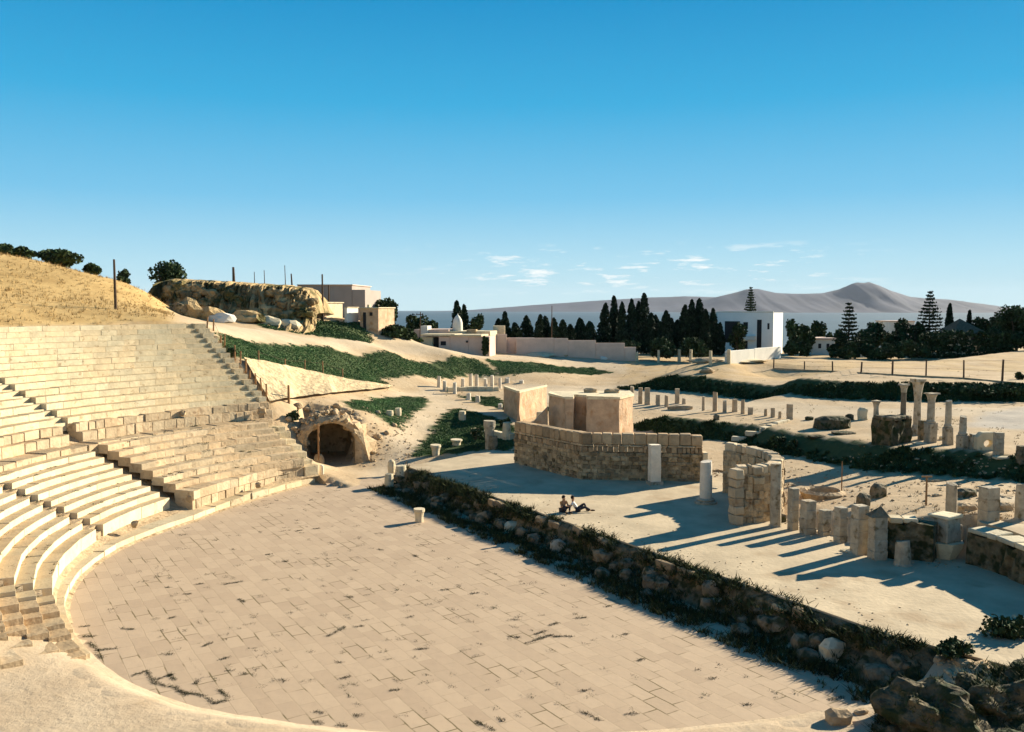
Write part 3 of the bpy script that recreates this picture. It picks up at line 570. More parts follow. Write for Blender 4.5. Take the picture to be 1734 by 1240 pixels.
mb = MB(); e_ = np.array(SW[-1]); course(mb, [tuple(e_ + [.02, .05]), tuple(e_ + [.45, .05])], 1.15, .5, .6, (.4, .5), .02, (1, 1.4)); course(mb, [tuple(e_ + [.02, .05]), tuple(e_ + [.4, .05])], 1.65, .6, .6, (.4, .5), .02, (.9, 1.4)); course(mb, [tuple(e_ + [.02, .05]), tuple(e_ + [.38, .05])], 2.25, .75, .6, (.4, .5), .02, (1, 1.4)); mb.build('door_jamb', M_CREAM, b, bevel=.04)
# apse-like curved wall
p0, p1 = onz(1247, 884, 1.2), onD(1243, 745, 51.5)
cx_, cy_ = (p0.x + p1.x) / 2 - .3, (p0.y + p1.y) / 2; rad = math.hypot(p1.x - cx_, p1.y - cy_); a_0 = math.atan2(p0.y - cy_, p0.x - cx_); a_1 = math.atan2(p1.y - cy_, p1.x - cx_)
arcp = [(cx_ + rad * math.cos(a) * (.66 if math.cos(a) > 0 else 1), cy_ + rad * math.sin(a)) for a in np.linspace(a_0, a_1, 15)]
b = empty('curved_niche_wall', (cx_, cy_, 1.2), 'tall curved ruin wall opening towards the doorway, lit on its outer side', 'wall')
mb = MB(); wall_strip(mb, arcp, 1.0, 3.6, .65, seg=.35, jit=.05); zc_ = 1.15
while zc_ < 3.5: hh_ = min(random.uniform(.28, .48), 3.6 - zc_); course(mb, arcp, zc_, hh_, .74, (.25, .6), .05, (.6, 1.25), .05, .03); zc_ += hh_
mb.build('rubble_face', mat('pocked_niche_stone', (.50, .37, .22), .4, 2.0, 1.0, 5, spots=((.20, .12, .06), 2.6, .60), bdist=.15), b)
mb = MB(); course(mb, arcp, 3.6, .45, .62, (.35, .7), .05, (.8, 1.3), .0); mb.build('ashlar_course', M_SEAT, b, bevel=.05)
mb = MB(); e0 = np.array(arcp[0]); z = 1.2
while z < 3.9: h = random.uniform(.4, .6); mb.box((e0[0] - .12, e0[1] - .25, z), (.62 + random.gauss(0, .05), .5, h - .02), a_0 + .5, rnd_tone(.7, 1.2), .05); z += h
mb.build('end_pier', M_SEAT, b, bevel=.04)
# plaster-covered blocks of masonry behind the wall
def plaster_block(name, pts, z0, z1, label, top_over=.08, tones=(1,)):
    P = [(xD(px, D), D) for px, D in pts]; cxx = sum(p[0] for p in P) / len(P); cyy = sum(p[1] for p in P) / len(P)
    o = empty(name, (cxx, cyy, z0), label, 'wall'); n = len(P); mb = MB(); vs = []; K = 5
    Q_ = []
    for i in range(n):
        a, b_ = np.array(P[i]), np.array(P[(i + 1) % n]); m_ = max(1, int(np.hypot(*(b_ - a)) / .7)); Q_ += [a + (b_ - a) * k / m_ for k in range(m_)]
    m_ = len(Q_)
    for k in range(K + 1):
        for q in Q_: vs.append((q[0] + random.gauss(0, .03), q[1] + random.gauss(0, .03), z0 + (z1 - z0) * k / K))
    mb.add(vs, [(k * m_ + i, k * m_ + (i + 1) % m_, (k + 1) * m_ + (i + 1) % m_, (k + 1) * m_ + i) for k in range(K) for i in range(m_)] + [tuple(K * m_ + i for i in range(m_))])
    mb.build('plaster_face', M_PINK, o)
    mb = MB(); S_ = [(cxx + (x - cxx) * (1 + top_over / 4), cyy + (y - cyy) * (1 + top_over / 4)) for x, y in P]; mb.prism(S_, z1 - .02, z1 + .14, 1.15, [random.gauss(0, .04) for _ in S_]); mb.build('coping', M_CREAM, o)
    return o
B1 = plaster_block('plaster_ruin', [(930, 73), (957, 70.5), (958, 70), (972, 70), (973, 72), (993, 71.5), (994, 70), (1050, 70), (1073, 72.5), (1066, 75.5), (933, 75.5)], .6, 4.7, 'boxy pink plastered ruin with a lit pilaster behind the stage back wall')
for px, D, w_, lb in ((1000, 74, .7, 'small masonry lump on the flat top of the boxy pink ruin'), (1036, 73.5, .8, 'broken brick on the right of the flat top of the boxy pink ruin')):
    mb = MB(); rock_mesh(mb, (xD(px, D), D, 4.75), w_ * 1.6, w_, .5, .2, .8); tag(mb.build('stone_block', M_TAN), lb, 'stone')
B2 = plaster_block('plaster_ruin', [(853, 86), (876, 81), (880, 81), (926, 87.5), (925, 88.4), (880, 82.2), (857, 87)], 1.0, 4.15, 'smaller pink plastered ruin standing left of the boxy one')
mb = MB(); a, c_ = np.array([xD(878, 80.0), 79.85]), np.array([xD(925, 86), 85.5])
mb = MB(); lp = [(xD(880, 72), 72, 1.6), (xD(928, 71.5), 71.5, 1.6)]
mb.add([(lp[0][0], 72, 1.2), (lp[1][0], 71.5, 1.2), (lp[1][0], 71.5, 3.9), (xD(905, 71.8), 71.8, 2.7), (lp[0][0], 72, 2.0), (lp[0][0], 72.6, 1.2), (lp[1][0], 72.1, 1.2), (lp[1][0], 72.1, 3.9), (xD(905, 72.4), 72.4, 2.7), (lp[0][0], 72.6, 2.0)],
       [(0, 1, 2, 3, 4), (9, 8, 7, 6, 5), (4, 3, 8, 9), (3, 2, 7, 8), (1, 6, 7, 2), (0, 4, 9, 5)])
tag(mb.build('raking_wall', M_PINK), 'low pink raking wall rising to the left corner of the boxy ruin', 'wall')
def low_wall(name, px, h, th, m, label, cat='wall', lens=(.6, 1.2), jit=.04):
    P = [hit(*p) for p in px]; mb = MB()
    for i in range(len(P) - 1):
        a, b_ = P[i], P[i + 1]; L = (b_ - a).length; t = 0; d = (b_ - a) / L
        while t < L - .1: ln = min(random.uniform(*lens), L - t); q = a + d * (t + ln / 2); mb.box((q.x, q.y, q.z - .15), (ln * .97, th, h + .15 + random.gauss(0, jit)), math.atan2(d.y, d.x), rnd_tone(), jit * .5); t += ln
    return tag(mb.build(name, m, bevel=.03), label, cat)
low_wall('low_wall', [(1240, 748), (1290, 730), (1334, 714)], .25, .5, M_WHITE, 'thin pale kerb wall slanting up the grassy bank behind the curved niche wall')
low_wall('low_wall', [(800, 735), (840, 740), (868, 745)], .5, .6, M_CREAM, 'broken pale wall stub running into the left end of the stage back wall')
low_wall('low_wall', [(1195, 800), (1216, 797), (1240, 804)], .12, .4, M_TAN, 'low worn threshold between the back wall and the curved niche wall')
low_wall('low_wall', [(757, 663), (800, 662), (845, 662)], .45, .5, M_CREAM, 'low pale footing below the left row of column stumps')
# vaulted passage with its mound
tn = empty('vaulted_passage', TUN, 'dark arched passage mouth in a rubble mound at the right end of the seating', 'passage')
rz = math.atan2(TDIR[1], TDIR[0]) - math.pi / 2
def tl(a, b, z): q = np.array([TUN.x, TUN.y]) + TDIR * a + TPERP * b; return (q[0], q[1], TUN.z + z)
hw, hs_, seg = 1.8, 1.6, 18
def archz(b): return hs_ + 1.5 * math.sqrt(max(0, 1 - (b / hw) ** 2))
inn = [(-hw, -.2), (-hw, hs_)] + [(-hw * math.cos(math.pi * i / seg), hs_ + 1.5 * math.sin(math.pi * i / seg)) for i in range(1, seg)] + [(hw, hs_), (hw, -.2)]
def nz2(i, k, s): return noise.fractal(Vector((i * .7, k * .9, s)), 1, 2, 3)
outr = [(-2.2, -.2), (-2.35, 1.2)] + [(-2.45 * math.cos(math.pi * i / seg), 1.5 + 2.05 * math.sin(math.pi * i / seg)) for i in range(1, seg)] + [(2.7, 1.2), (2.9, -.2)]
mb = MB(); vs = []; n = len(inn)
for k, a in enumerate((0, 1.2, 3, 6.5)):
    for i, (x, z) in enumerate(inn): vs.append(tl(a + .15 * nz2(i, k, 1) * (k == 0), x + .06 * nz2(i, k, 2), z + .06 * nz2(i, k, 3)))
mb.add(vs, [(k * n + i, (k + 1) * n + i, (k + 1) * n + i + 1, k * n + i + 1) for k in range(3) for i in range(n - 1)] + [tuple(3 * n + i for i in range(n))]); mb.build('vault', M_TAN, tn)
mb = MB(); vs = []
rings = [(0, inn, 0), (-.12, [((a_[0] + b_[0]) / 2, (a_[1] + b_[1]) / 2) for a_, b_ in zip(inn, outr)], .14), (0.05, outr, .45), (.8, [(x * 1.1, z * 1.02) for x, z in outr], .5), (1.8, [(x * 1.2, z * 1.0) for x, z in outr], .6), (3.6, [(x * 1.3, z * .98) for x, z in outr], .6), (6.6, [(x * 1.1, z * .9) for x, z in outr], .3)]
for k, (a, pr, am_) in enumerate(rings):
    for i, (x, z) in enumerate(pr):
        if k == 0: vs.append(tl(.15 * nz2(i, 0, 1), x + .06 * nz2(i, 0, 2), z + .06 * nz2(i, 0, 3)))
        else: vs.append(tl(a + am_ * nz2(i, k, 4), x + am_ * nz2(i, k, 5), z + am_ * nz2(i, k, 6)))
mb.add(vs, [(k * n + i, k * n + i + 1, (k + 1) * n + i + 1, (k + 1) * n + i) for k in range(len(rings) - 1) for i in range(n - 1)]); 
for _ in range(110):
    i = random.randrange(n); x, z = outr[i]; f_ = random.uniform(.82, 1.12); a_ = random.uniform(-.1, 3.2); s_ = random.uniform(.16, .5)
    if z < 0: z = random.uniform(0, 1)
    c_ = tl(a_ if a_ > .3 else random.uniform(-.15, .1), x * f_ + random.gauss(0, .1), z * f_ - s_ * .35 + random.gauss(0, .1)); rock_mesh(mb, c_, s_ * 1.3, s_, s_, random.uniform(0, 3), .55, amp=.35, tone=rnd_tone(.7, 1.25))
mb.build('rubble_mound', M_TAN, tn)
random.seed(33)
for i, (px, py, w_) in enumerate([(590, 700, 14), (603, 715, 18), (612, 735, 14), (640, 742, 12), (628, 760, 10), (655, 735, 10), (606, 765, 16), (617, 774, 12), (632, 768, 9), (505, 690, 14), (520, 695, 12), (490, 712, 12), (498, 728, 10), (668, 722, 9), (640, 700, 8), (572, 690, 12)]):
    p = hit(px, py); s_ = size(w_, p); mb = MB(); rock_mesh(mb, p - Vector((0, 0, s_ * .15)), s_ * 1.2, s_, s_ * .8, random.uniform(0, 3), .4)
    tag(mb.build('rubble_stone', M_TAN), 'tan rubble stone on the mound around the dark arched passage', 'stone', 'stones on the passage mound')
# retaining wall under the green slope
top = [(407, 609), (440, 615), (478, 622), (530, 633), (581, 644), (640, 652), (664, 655)]; bot = [(450, 684), (470, 680), (500, 675), (540, 670), (590, 665), (640, 660), (664, 657)]
mb = MB(); n = len(top); vs = []
for f_ in np.linspace(0, 1, 6):
    for i in range(n - 1):
        for s_ in range(6):
            w_ = s_ / 6; t_ = (1 - w_) * np.array(top[i]) + w_ * np.array(top[i + 1]); b_ = (1 - w_) * np.array(bot[i]) + w_ * np.array(bot[i + 1])
            pt, pb = hit(*t_), hit(*b_); q = pb.lerp(pt, float(f_)); o_ = .12 + .1 * noise.fractal(q * .8, 1, 2, 3); vs.append((q.x + .25 + o_, q.y - .15, q.z + .2 + .1 * noise.noise(q)))
m_ = (n - 1) * 6; mb.add(vs, [(r * m_ + i, r * m_ + i + 1, (r + 1) * m_ + i + 1, (r + 1) * m_ + i) for r in range(5) for i in range(m_ - 1)])
tag(mb.build('retaining_wall', mat('light_rubble_facing', (.52, .40, .235), .4, 1.4, 1, 3, spots=((.34, .23, .12), 2.6, .56), bdist=.2)), 'sloping light rubble retaining wall below the green slope beside the seats', 'wall')

# ------------------------------------------------------------------ columns
def stump(px, ytop, ybot, wpx, label, group=None, m=None, round_=True, taper=.92, tilt=.25, parts=None, z=None, name='column_stump', cat='column', rz=None, lean=0):
    p = hit(px, ybot) if z is None else onz(px, ybot, z); h = (ybot - ytop) * p.y / F; r = wpx * p.y / F / 2; mb = MB()
    c_ = (p.x, p.y, p.z - .12); h2 = h + .12
    if round_: mb.lathe([(r * 1.12, 0), (r * 1.12, .14), (r, .2), (r * 1.02, h2 * .35), (r * (1 + taper) / 2, h2 * .7), (r * taper, h2 * .93), (r * taper * .97, h2)], 14, c_, rnd_tone(.85, 1.1), .10, tilt)
    else:
        a = random.uniform(-.2, .2) if rz is None else rz; n_ = 4
        for k in range(n_): mb.box((c_[0], c_[1], c_[2] + h2 * k / n_ * .999), (2 * r * (1 - .03 * k), 1.8 * r * (1 - .03 * k), h2 / n_), a, rnd_tone(.9, 1.08), .025) if k == 0 else mb.box((c_[0] + random.gauss(0, .006), c_[1], c_[2] + h2 * k / n_), (2 * r * (1 - .012 * k), 1.8 * r * (1 - .012 * k), h2 / n_ + .004), a, rnd_tone(.92, 1.06), .012)
    o = mb.build(name, m or M_MARBLE, None, smooth=False, bevel=.02 if not round_ else 0)
    return tag(o, label, cat, group), p, r, h
random.seed(11)
LEFT = [(743.5, 637, 656), (753, 645, 661), (770, 648, 667), (784, 641, 658), (797, 633, 658), (807, 634, 658), (822, 641, 658), (833, 636, 658), (846, 640, 658), (793.5, 666, 677), (809, 670, 681), (859, 640, 648), (883, 644, 649), (847, 684, 693)]
LL = ['leftmost pale column stump beside the path below the green slope', 'short leaning pale stump, second of the left row', 'low rounded stump nearest the path in the left row', 'reddish shaded stump left of the two tallest in the left row', 'tallest white column of the left row', 'white column just right of the tallest one in the left row',
      'square-shouldered stump right of the two tallest in the left row', 'dark-sided column at the foot of the slanting dirt track', 'white column at the right end of the left row', 'small white drum below the two tallest columns of the left row', 'cube-like white block below the left row of columns', 'small stub just above the smaller pink ruin', 'tiny stub right of the one above the smaller pink ruin', 'small pale post in the grass before the smaller pink ruin']
for (x, t, b_), lb in zip(LEFT, LL): stump(x, t, b_, 6.5 if b_ - t > 12 else 8, lb, 'left row of column stumps', mat('white_marble', (.70, .60, .46), .2, 2, .3), round_=random.random() < .7)
def c4(x, t, b_): return 1040 + x / 5.42, 640 + t / 5.42, 640 + b_ / 5.42
MID = [(163, 80, 215, 38), (240, 90, 236, 38), (303, 90, 247, 44), (400, 155, 252, 34), (480, 160, 267, 36), (578, 100, 236, 42), (640, 190, 241, 34), (818, 170, 302, 28), (925, 130, 307, 44), (1015, 210, 317, 40), (1105, 195, 312, 40), (1180, 200, 332, 36), (1250, 270, 337, 40), (1455, 275, 362, 34), (1610, 240, 382, 48), (1390, 285, 350, 30), (1520, 310, 372, 28)]
ML = ['brown stump half hidden by the right end of the boxy pink ruin', 'first of the two tall twin stumps right of the boxy pink ruin', 'second of the two tall twin stumps right of the boxy pink ruin', 'short pale stump right of the twin stumps', 'short darker stump second right of the twin stumps', 'lone tall stump standing behind the long lying block', 'rounded low boulder behind the long lying block', 'thin slanting stump right of the long lying block',
      'widest and tallest stump in the middle of the middle row', 'squat stump just right of the widest one in the middle row', 'dark-faced stump two to the right of the widest one', 'narrow pale stump three to the right of the widest one', 'low square stump four to the right of the widest one', 'stump among the tumbled stones right of the low square stump', 'round-topped grey stump at the right end of the middle row', 'low tumbled stone at the left of the heap in the middle row', 'small broken stone beside the round-topped grey stump']
for (x, t, b_, w_), lb in zip(MID, ML): q = c4(x, t, b_); stump(q[0], q[1], q[2], w_ / 5.42, lb, 'middle row of column stumps', mat('brown_marble', (.46, .36, .24), .3, 2, .4), round_=random.random() < .6)
def block(px, ybot, wpx, hpx, label, m=None, dpx=None, rz=0, blocky=.85, name='stone_block', cat='stone', group=None, z=None, amp=.12):
    p = hit(px, ybot) if z is None else onz(px, ybot, z); k = p.y / F; mb = MB(); rock_mesh(mb, (p.x, p.y + .2, p.z - .12), wpx * k * 1.15, (dpx or wpx * .7) * k * 1.15, hpx * k * 1.2, rz, blocky, amp=amp); return tag(mb.build(name, m or M_CREAM), label, cat, group)
block(1152, 694, 37, 8, 'long low lying block in the middle row of stumps', M_TAN, 10)
block(1214, 712, 9, 11, 'dark drum standing alone before the middle row of stumps', M_ROCK)
# the right group
def c1(x, y): return 1480 + x / 6.827, 620 + y / 6.827
def capital(o, mb_r, p, z, r, h, m):
    mb = MB(); mb.lathe([(r * 1.0, z), (r * 1.08, z + h * .12), (r * 1.15, z + h * .35), (r * 1.45, z + h * .7), (r * 1.75, z + h * .85)], 14, (p.x, p.y, 0), 1.05, .14)
    mb.box((p.x, p.y, z + h * .84), (r * 3.0, r * 3.0, h * .16), .3, 1.1, .03); return mb.build('capital', m, o)
def full_column(x, ytop, ycap, ybase, ybot, w_, label, cap=True, m=None, pedestal=True, conv=c1, zz=None, dark=1.0):
    px, yb = conv(x, ybot); k_ = 6.827 if conv is c1 else 5.638
    p = hit(px, yb) if zz is None else zz; s_ = p.y / F / k_; Z = lambda y: p.z + (ybot - y) * s_; r = w_ * s_ / 2
    o = empty('column', p, label, 'column', 'right group of standing columns'); z0 = p.z - .1
    if pedestal:
        mb = MB(); mb.box((p.x, p.y, z0), (r * 2.5, r * 2.4, Z(ybase) - z0 - .06), .25, rnd_tone(.85, 1), .04); mb.build('pedestal', M_MARBLE, o, bevel=.04); z0 = Z(ybase) - .06
    zt = Z(ycap); mb = MB(); hh = zt - z0
    mb.lathe([(r * 1.25, 0), (r * 1.28, .1), (r * 1.05, .18), (r, .26), (r * 1.0, hh * .4), (r * .93, hh * .8), (r * .9, hh)], 16, (p.x, p.y, z0), dark, .06, 0 if cap else .3); mb.build('shaft', m or M_MARBLE, o)
    if cap: capital(o, None, p, zt - .02, r * .95, Z(ytop) - zt, M_MARBLE)
    return o
pw = [hit(*c1(-30, 905)), hit(*c1(200, 930)), hit(*c1(430, 880))]
o = empty('ruined_pier', pw[1], 'dark ruined wall pier in shade left of the standing columns', 'wall'); mb = MB()
wall_strip(mb, [tuple(q[:2]) for q in pw], pw[1].z - .4, pw[1].z + 1.6, 1.1, seg=.3, jit=.07); mb.build('rubble_face', M_MOSS_SHADE, o)  # shade on the pier is put into its dark colour
mb = MB(); course(mb, [tuple(q[:2]) for q in pw], pw[1].z + 1.6, .25, .9, (.4, .8), .05, (.6, 1.1)); mb.build('top_course', M_ROCK, o, bevel=.05)
pz = pw[1].z + 1.8
def ontop(px, D, z): return Vector((xD(px, D), D, z))
full_column(360, 280, 380, 650, 655, 62, 'dark column with a flared capital standing on the ruined pier', pedestal=False, zz=ontop(1533, pw[2].y + .5, pz - .05), m=mat('dark_marble', (.2, .16, .11), .3, 3, .4))
full_column(50, 400, 470, 600, 605, 62, 'short column stub on the left end of the ruined pier', cap=True, pedestal=False, zz=ontop(1487, pw[0].y + .3, pz - .2))
full_column(492, 140, 350, 700, 800, 84, 'tallest pale column with a weathered capital, behind the ruined pier')
full_column(650, 300, 385, 640, 885, 88, 'pale column with a broad flat capital right of the tallest one')
full_column(850, 395, 395, 690, 912, 74, 'slender column without capital on a tall square base', cap=False)
full_column(1022, 578, 578, 780, 952, 84, 'short broken column on a square base right of the slender column', cap=False)
q = c1(560, 850); stump(q[0], c1(0, 625)[1], q[1], 12, 'dark square pedestal between the tallest column and its right neighbour', None, M_ROCK, False, name='pedestal', cat='pedestal')
q = c1(1175, 960); stump(q[0], c1(0, 785)[1], q[1], 18, 'rough square pedestal right of the short broken column', None, M_MARBLE, False, name='pedestal', cat='pedestal')
q = c1(1435, 1020); stump(q[0], c1(0, 765)[1], q[1], 14, 'upright pier stone right of the pierced arch slab', None, M_MARBLE, False, name='pier_stone', cat='stone')
q = c1(1700, 1110); stump(q[0], c1(0, 920)[1], q[1], 13, 'dark stub at the right edge beyond the pierced arch slab', None, M_ROCK, False, name='pier_stone', cat='stone')
p = hit(*c1(1320, 975)); k = p.y / F / 6.827; o_ = MB(); W_ = 130 * k; hh = 230 * k        # slab with a hole through it
ol = [(-W_, 0), (W_, 0), (W_, hh * .8), (W_ * .5, hh), (-W_ * .6, hh * .98), (-W_, hh * .72)]; hn = 12; hc = (0, hh * .42); hr = 52 * k
outer = []
for i in range(hn):
    a = 2 * math.pi * i / hn; d = np.array([math.cos(a), math.sin(a)]); tt = min([(W_ / abs(d[0])) if abs(d[0]) > 1e-6 else 9, ((hh - hc[1]) / d[1]) if d[1] > 1e-6 else 9, (hc[1] / -d[1]) if d[1] < -1e-6 else 9]); outer.append((d[0] * tt, hc[1] + d[1] * tt))
innr = [(hr * math.cos(2 * math.pi * i / hn), hc[1] + hr * .85 * math.sin(2 * math.pi * i / hn)) for i in range(hn)]
vs = [(p.x + x, p.y + y, p.z - .1 + z) for y in (0, .45) for rr in (outer, innr) for x, z in rr]
fs = []
for i in range(hn):
    j = (i + 1) % hn; fs += [(i, j, hn + j, hn + i), (2 * hn + j, 2 * hn + i, 3 * hn + i, 3 * hn + j), (hn + i, hn + j, 3 * hn + j, 3 * hn + i), (j, i, 2 * hn + i, 2 * hn + j)]
o_.add(vs, fs); tag(o_.build('arch_slab', M_CREAM, bevel=.04), 'pale slab pierced by a round hole among the right columns', 'stone')
random.seed(14)
for (px, py, w_, h_, lb) in ((1410, 726, 52, 22, 'wide dark tumbled heap stone left of the ruined pier'), (1440, 712, 12, 12, 'small upright stone right of the wide dark heap stone'), (1462, 712, 14, 22, 'pale leaning stone just left of the ruined pier'), (1372, 712, 12, 8, 'small loose stone left of the wide dark heap stone'), (1430, 735, 34, 6, 'flat pale slab lying before the dark heap'), (1385, 740, 26, 5, 'flat pale slab lying left of the dark heap'),
                             (1600, 745, 12, 8, 'loose stone at the foot of the slender column'), (1560, 752, 20, 5, 'thin fallen slab at the foot of the tallest column'), (1640, 752, 24, 5, 'thin fallen slab below the rough square pedestal'), (1700, 775, 26, 5, 'thin fallen slab near the right edge of the grassy bank')):
    block(px, py, w_, h_, lb, M_MOSS_SHADE if 'dark' in lb else M_CREAM, blocky=.7)
# ------------------------------------------------------------------ row of uprights along the back edge of the stage
def c2(x, y): return 1280 + x / 5.637, 740 + y / 5.637
random.seed(9)
def st2(x, t, b_, w_, lb, rd, **k): a, c_ = c2(x, b_); return stump(a, c2(0, t)[1], c_, w_ / 5.637, lb, 'uprights along the back edge of the stage', M_MARBLE, rd, z=1.2, **k)
st2(185, 240, 852, 106, 'tallest round column with a flat lit top, right of the curved niche wall', True, tilt=.03, taper=.95)
st2(352, 478, 884, 84, 'slim square pillar right of the tallest round column', False, rz=.35)
st2(495, 598, 924, 118, 'broad pale slab-like pillar, second of the square ones', False, rz=.35)
st2(652, 690, 936, 96, 'shortest square pillar between two broader ones', False, rz=.35)
st2(806, 662, 1003, 100, 'pale square pillar left of the carved slab', False, rz=.4)
st2(985, 640, 1112, 130, 'weathered carved slab with a projecting foot, left of the pointed one', False, rz=.3)
st2(1158, 745, 1160, 140, 'pointed upright stone with a dark stained top', False, rz=.15)
p = onz(*c2(1158, 1160), 1.2); mb = MB(); k = p.y / F / 5.637; hh = 420 * k
mb.add([(p.x - .42, p.y - .36, p.z + hh - .02), (p.x + .4, p.y - .28, p.z + hh - .02), (p.x + .34, p.y + .36, p.z + hh - .02), (p.x - .45, p.y + .3, p.z + hh - .02), (p.x + .1, p.y, p.z + hh + .42)], [(0, 1, 4), (1, 2, 4), (2, 3, 4), (3, 0, 4), (3, 2, 1, 0)])
tag(mb.build('stone_block', M_ROCK), 'dark wedge stone resting on top of the pointed upright', 'stone')
block(*c2(940, 1100), 34, 8, 'flat projecting base slab at the foot of the carved slab', M_CREAM, 20, .3, .95, z=1.2)
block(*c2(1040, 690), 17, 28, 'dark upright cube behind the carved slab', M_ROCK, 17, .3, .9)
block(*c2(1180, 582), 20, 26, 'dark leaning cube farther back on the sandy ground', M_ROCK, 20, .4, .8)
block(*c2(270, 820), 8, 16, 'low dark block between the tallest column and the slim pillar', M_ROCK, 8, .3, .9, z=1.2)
p = hit(*c2(640, 560)); mb = MB(); mb.lathe([(1.15, -.1), (1.25, .22), (.95, .34), (.85, .25), (.8, -.1)], 18, (p.x, p.y, p.z), 1, .12); tag(mb.build('well_ring', M_TAN), 'low round stone ring on the sand behind the square pillars', 'well')
def c3(x, y): return 1480 + x / 5.638, 800 + y / 5.638
a_ = c3(270, 882); stump(a_[0], c3(0, 650)[1], a_[1], 26, 'low greenish round stub on the stage before the podium wall', None, M_MARBLE, True, z=1.2, taper=.9)
# podium wall with altar blocks
PW = [onz(*c3(130, 822), 1.2), onz(*c3(420, 840), 1.2), onz(*c3(560, 862), 1.2)]
o = empty('podium_wall', PW[1], 'dark shaded rubble wall right of the pointed upright stone', 'wall'); mb = MB(); wall_strip(mb, [tuple(q[:2]) for q in PW], 1.1, 2.75, .8, seg=.3, jit=.06); mb.build('rubble_face', M_BANK_SHADE, o)  # shade of this wall comes from the darkened rubble colour
mb = MB(); course(mb, [tuple(q[:2]) for q in PW[:2]], 2.75, .22, .7, (.5, 1), .04, (.8, 1.2)); mb.build('top_course', M_CREAM, o, bevel=.04)
p = onz(*c3(668, 808), 1.2); k = p.y / F / 5.638
o = empty('altar', p, 'two tier stone altar, upper block resting on an upturned capital', 'altar')
mb = MB(); mb.lathe([(.42, 0), (.5, .15), (.72, .55), (.8, .78)], 8, (p.x, p.y, 1.15), 1.1, .1); mb.build('upturned_capital', M_CREAM, o)
mb = MB(); mb.box((p.x, p.y, 1.93), (210 * k, 200 * k, 230 * k), .5, .95, .05); mb.build('upper_block', M_MARBLE, o, bevel=.05)
mb = MB(); mb.box((p.x, p.y, 1.93 + 230 * k), (235 * k, 225 * k, .13), .5, 1.15, .03); mb.build('top_slab', M_CREAM, o, bevel=.03)
for i, (x, y, w_, h_, lb) in enumerate(((835, 690, 80, 190, 'upright pale stone leaning against the right side of the altar'), (905, 640, 70, 150, 'smaller upright pale stone, second right of the altar'), (960, 600, 70, 130, 'shaded block ending the row of stones right of the altar'))):
    q = c3(x, y); block(q[0], q[1], w_ / 5.638, h_ / 5.638, lb, M_MARBLE, rz=.4, z=1.6, blocky=.9)
for (x, t, b_, w_, lb, rd) in ((735, 100, 418, 104, 'tall round column stump standing behind the altar', True), (1088, 130, 545, 148, 'thick square pillar with a worn top right of the altar', False), (1400, 108, 445, 110, 'round stump at the right edge of the picture', True)):
    a_ = c3(x, b_); stump(a_[0], c3(0, t)[1], a_[1], w_ / 5.638, lb, None, M_MARBLE, rd, rz=.25)
for i, (x, y, w_, h_, lb) in enumerate(((600, 70, 150, 40, 'long flat block lying on the sand left of the tall round stump'), (900, 200, 170, 90, 'grey tumbled block between the tall stump and the thick pillar'), (890, 330, 190, 90, 'brown tumbled block below the grey one'), (1260, 330, 150, 90, 'tumbled block between the thick pillar and the right edge'), (1270, 230, 120, 40, 'flat slab lying above the right tumbled block'), (620, 215, 80, 40, 'small dark stone left of the tall round stump'))):
    q = c3(x, y + h_ * .4); block(q[0], q[1], w_ / 5.638, h_ / 5.638, lb, M_TAN if i != 1 else M_ROCK, rz=.3)
PF = [onz(*c3(885, 870), 1.2), onz(*c3(1180, 965), 1.2), onz(1800, 1022, 1.2)]
o = empty('side_platform', PF[1], 'low platform at the right edge with a lit slab rim and shaded front', 'platform'); mb = MB(); wall_strip(mb, [tuple(q[:2]) for q in PF], 1.1, 2.55, 1.2, seg=.3, jit=.06); mb.build('rubble_face', M_BANK_SHADE, o)  # shaded front painted in by the dark rubble colour
mb = MB(); course(mb, [tuple(q[:2]) for q in PF], 2.55, .22, 1.0, (.8, 1.6), .04, (.9, 1.2), .1); mb.build('rim_slab', M_CREAM, o, bevel=.04)
mb = MB(); back = [(q.x + 1.0, q.y + 1.0) for q in PF]; far = [(PF[2].x + 6, PF[2].y + 9), (PF[0].x + 5, PF[0].y + 7)]; mb.prism(back + far, 1.0, 2.72); mb.build('platform_top', M_CONC, o)
# two columns before the stage back wall
for (px, t, b_, w_, lb, bw) in ((1108, 752, 820, 18, 'pale square column set against the stage back wall', 0), (1195, 780, 852, 21, 'round column on a moulded base in the doorway of the stage', 1)):
    p = onz(px, b_, 1.2); k = p.y / F; r = w_ * k / 2; h = (b_ - t) * k; o = empty('column', p, lb, 'column'); mb = MB()
    if bw: mb.lathe([(r, .3), (r * 1.02, h * .4), (r * .95, h * .9), (r * .93, h)], 16, (p.x, p.y, 1.2), 1.1, .05, .15)
    else:
        for kk in range(3): mb.box((p.x, p.y, 1.35 + kk * (h - .15) / 3), (2 * r * (1 - .02 * kk), 1.8 * r * (1 - .02 * kk), (h - .15) / 3 + .003), .2, 1.15, .015)
    mb.build('shaft', mat('white_marble', (.70, .60, .46)), o)
    mb = MB()
    if bw: mb.lathe([(r * 1.75, 0), (r * 1.8, .12), (r * 1.35, .16), (r * 1.5, .24), (r * 1.1, .31)], 16, (p.x, p.y, 1.19), 1, .05)
    else: mb.box((p.x, p.y, 1.18), (r * 2.6, r * 2.4, .2), .2, 1, .02)
    mb.build('base', M_MARBLE, o)
block(1212, 829, 8, 5, 'small bright stone on the stage beside the moulded column base', M_WHITE, z=1.2)
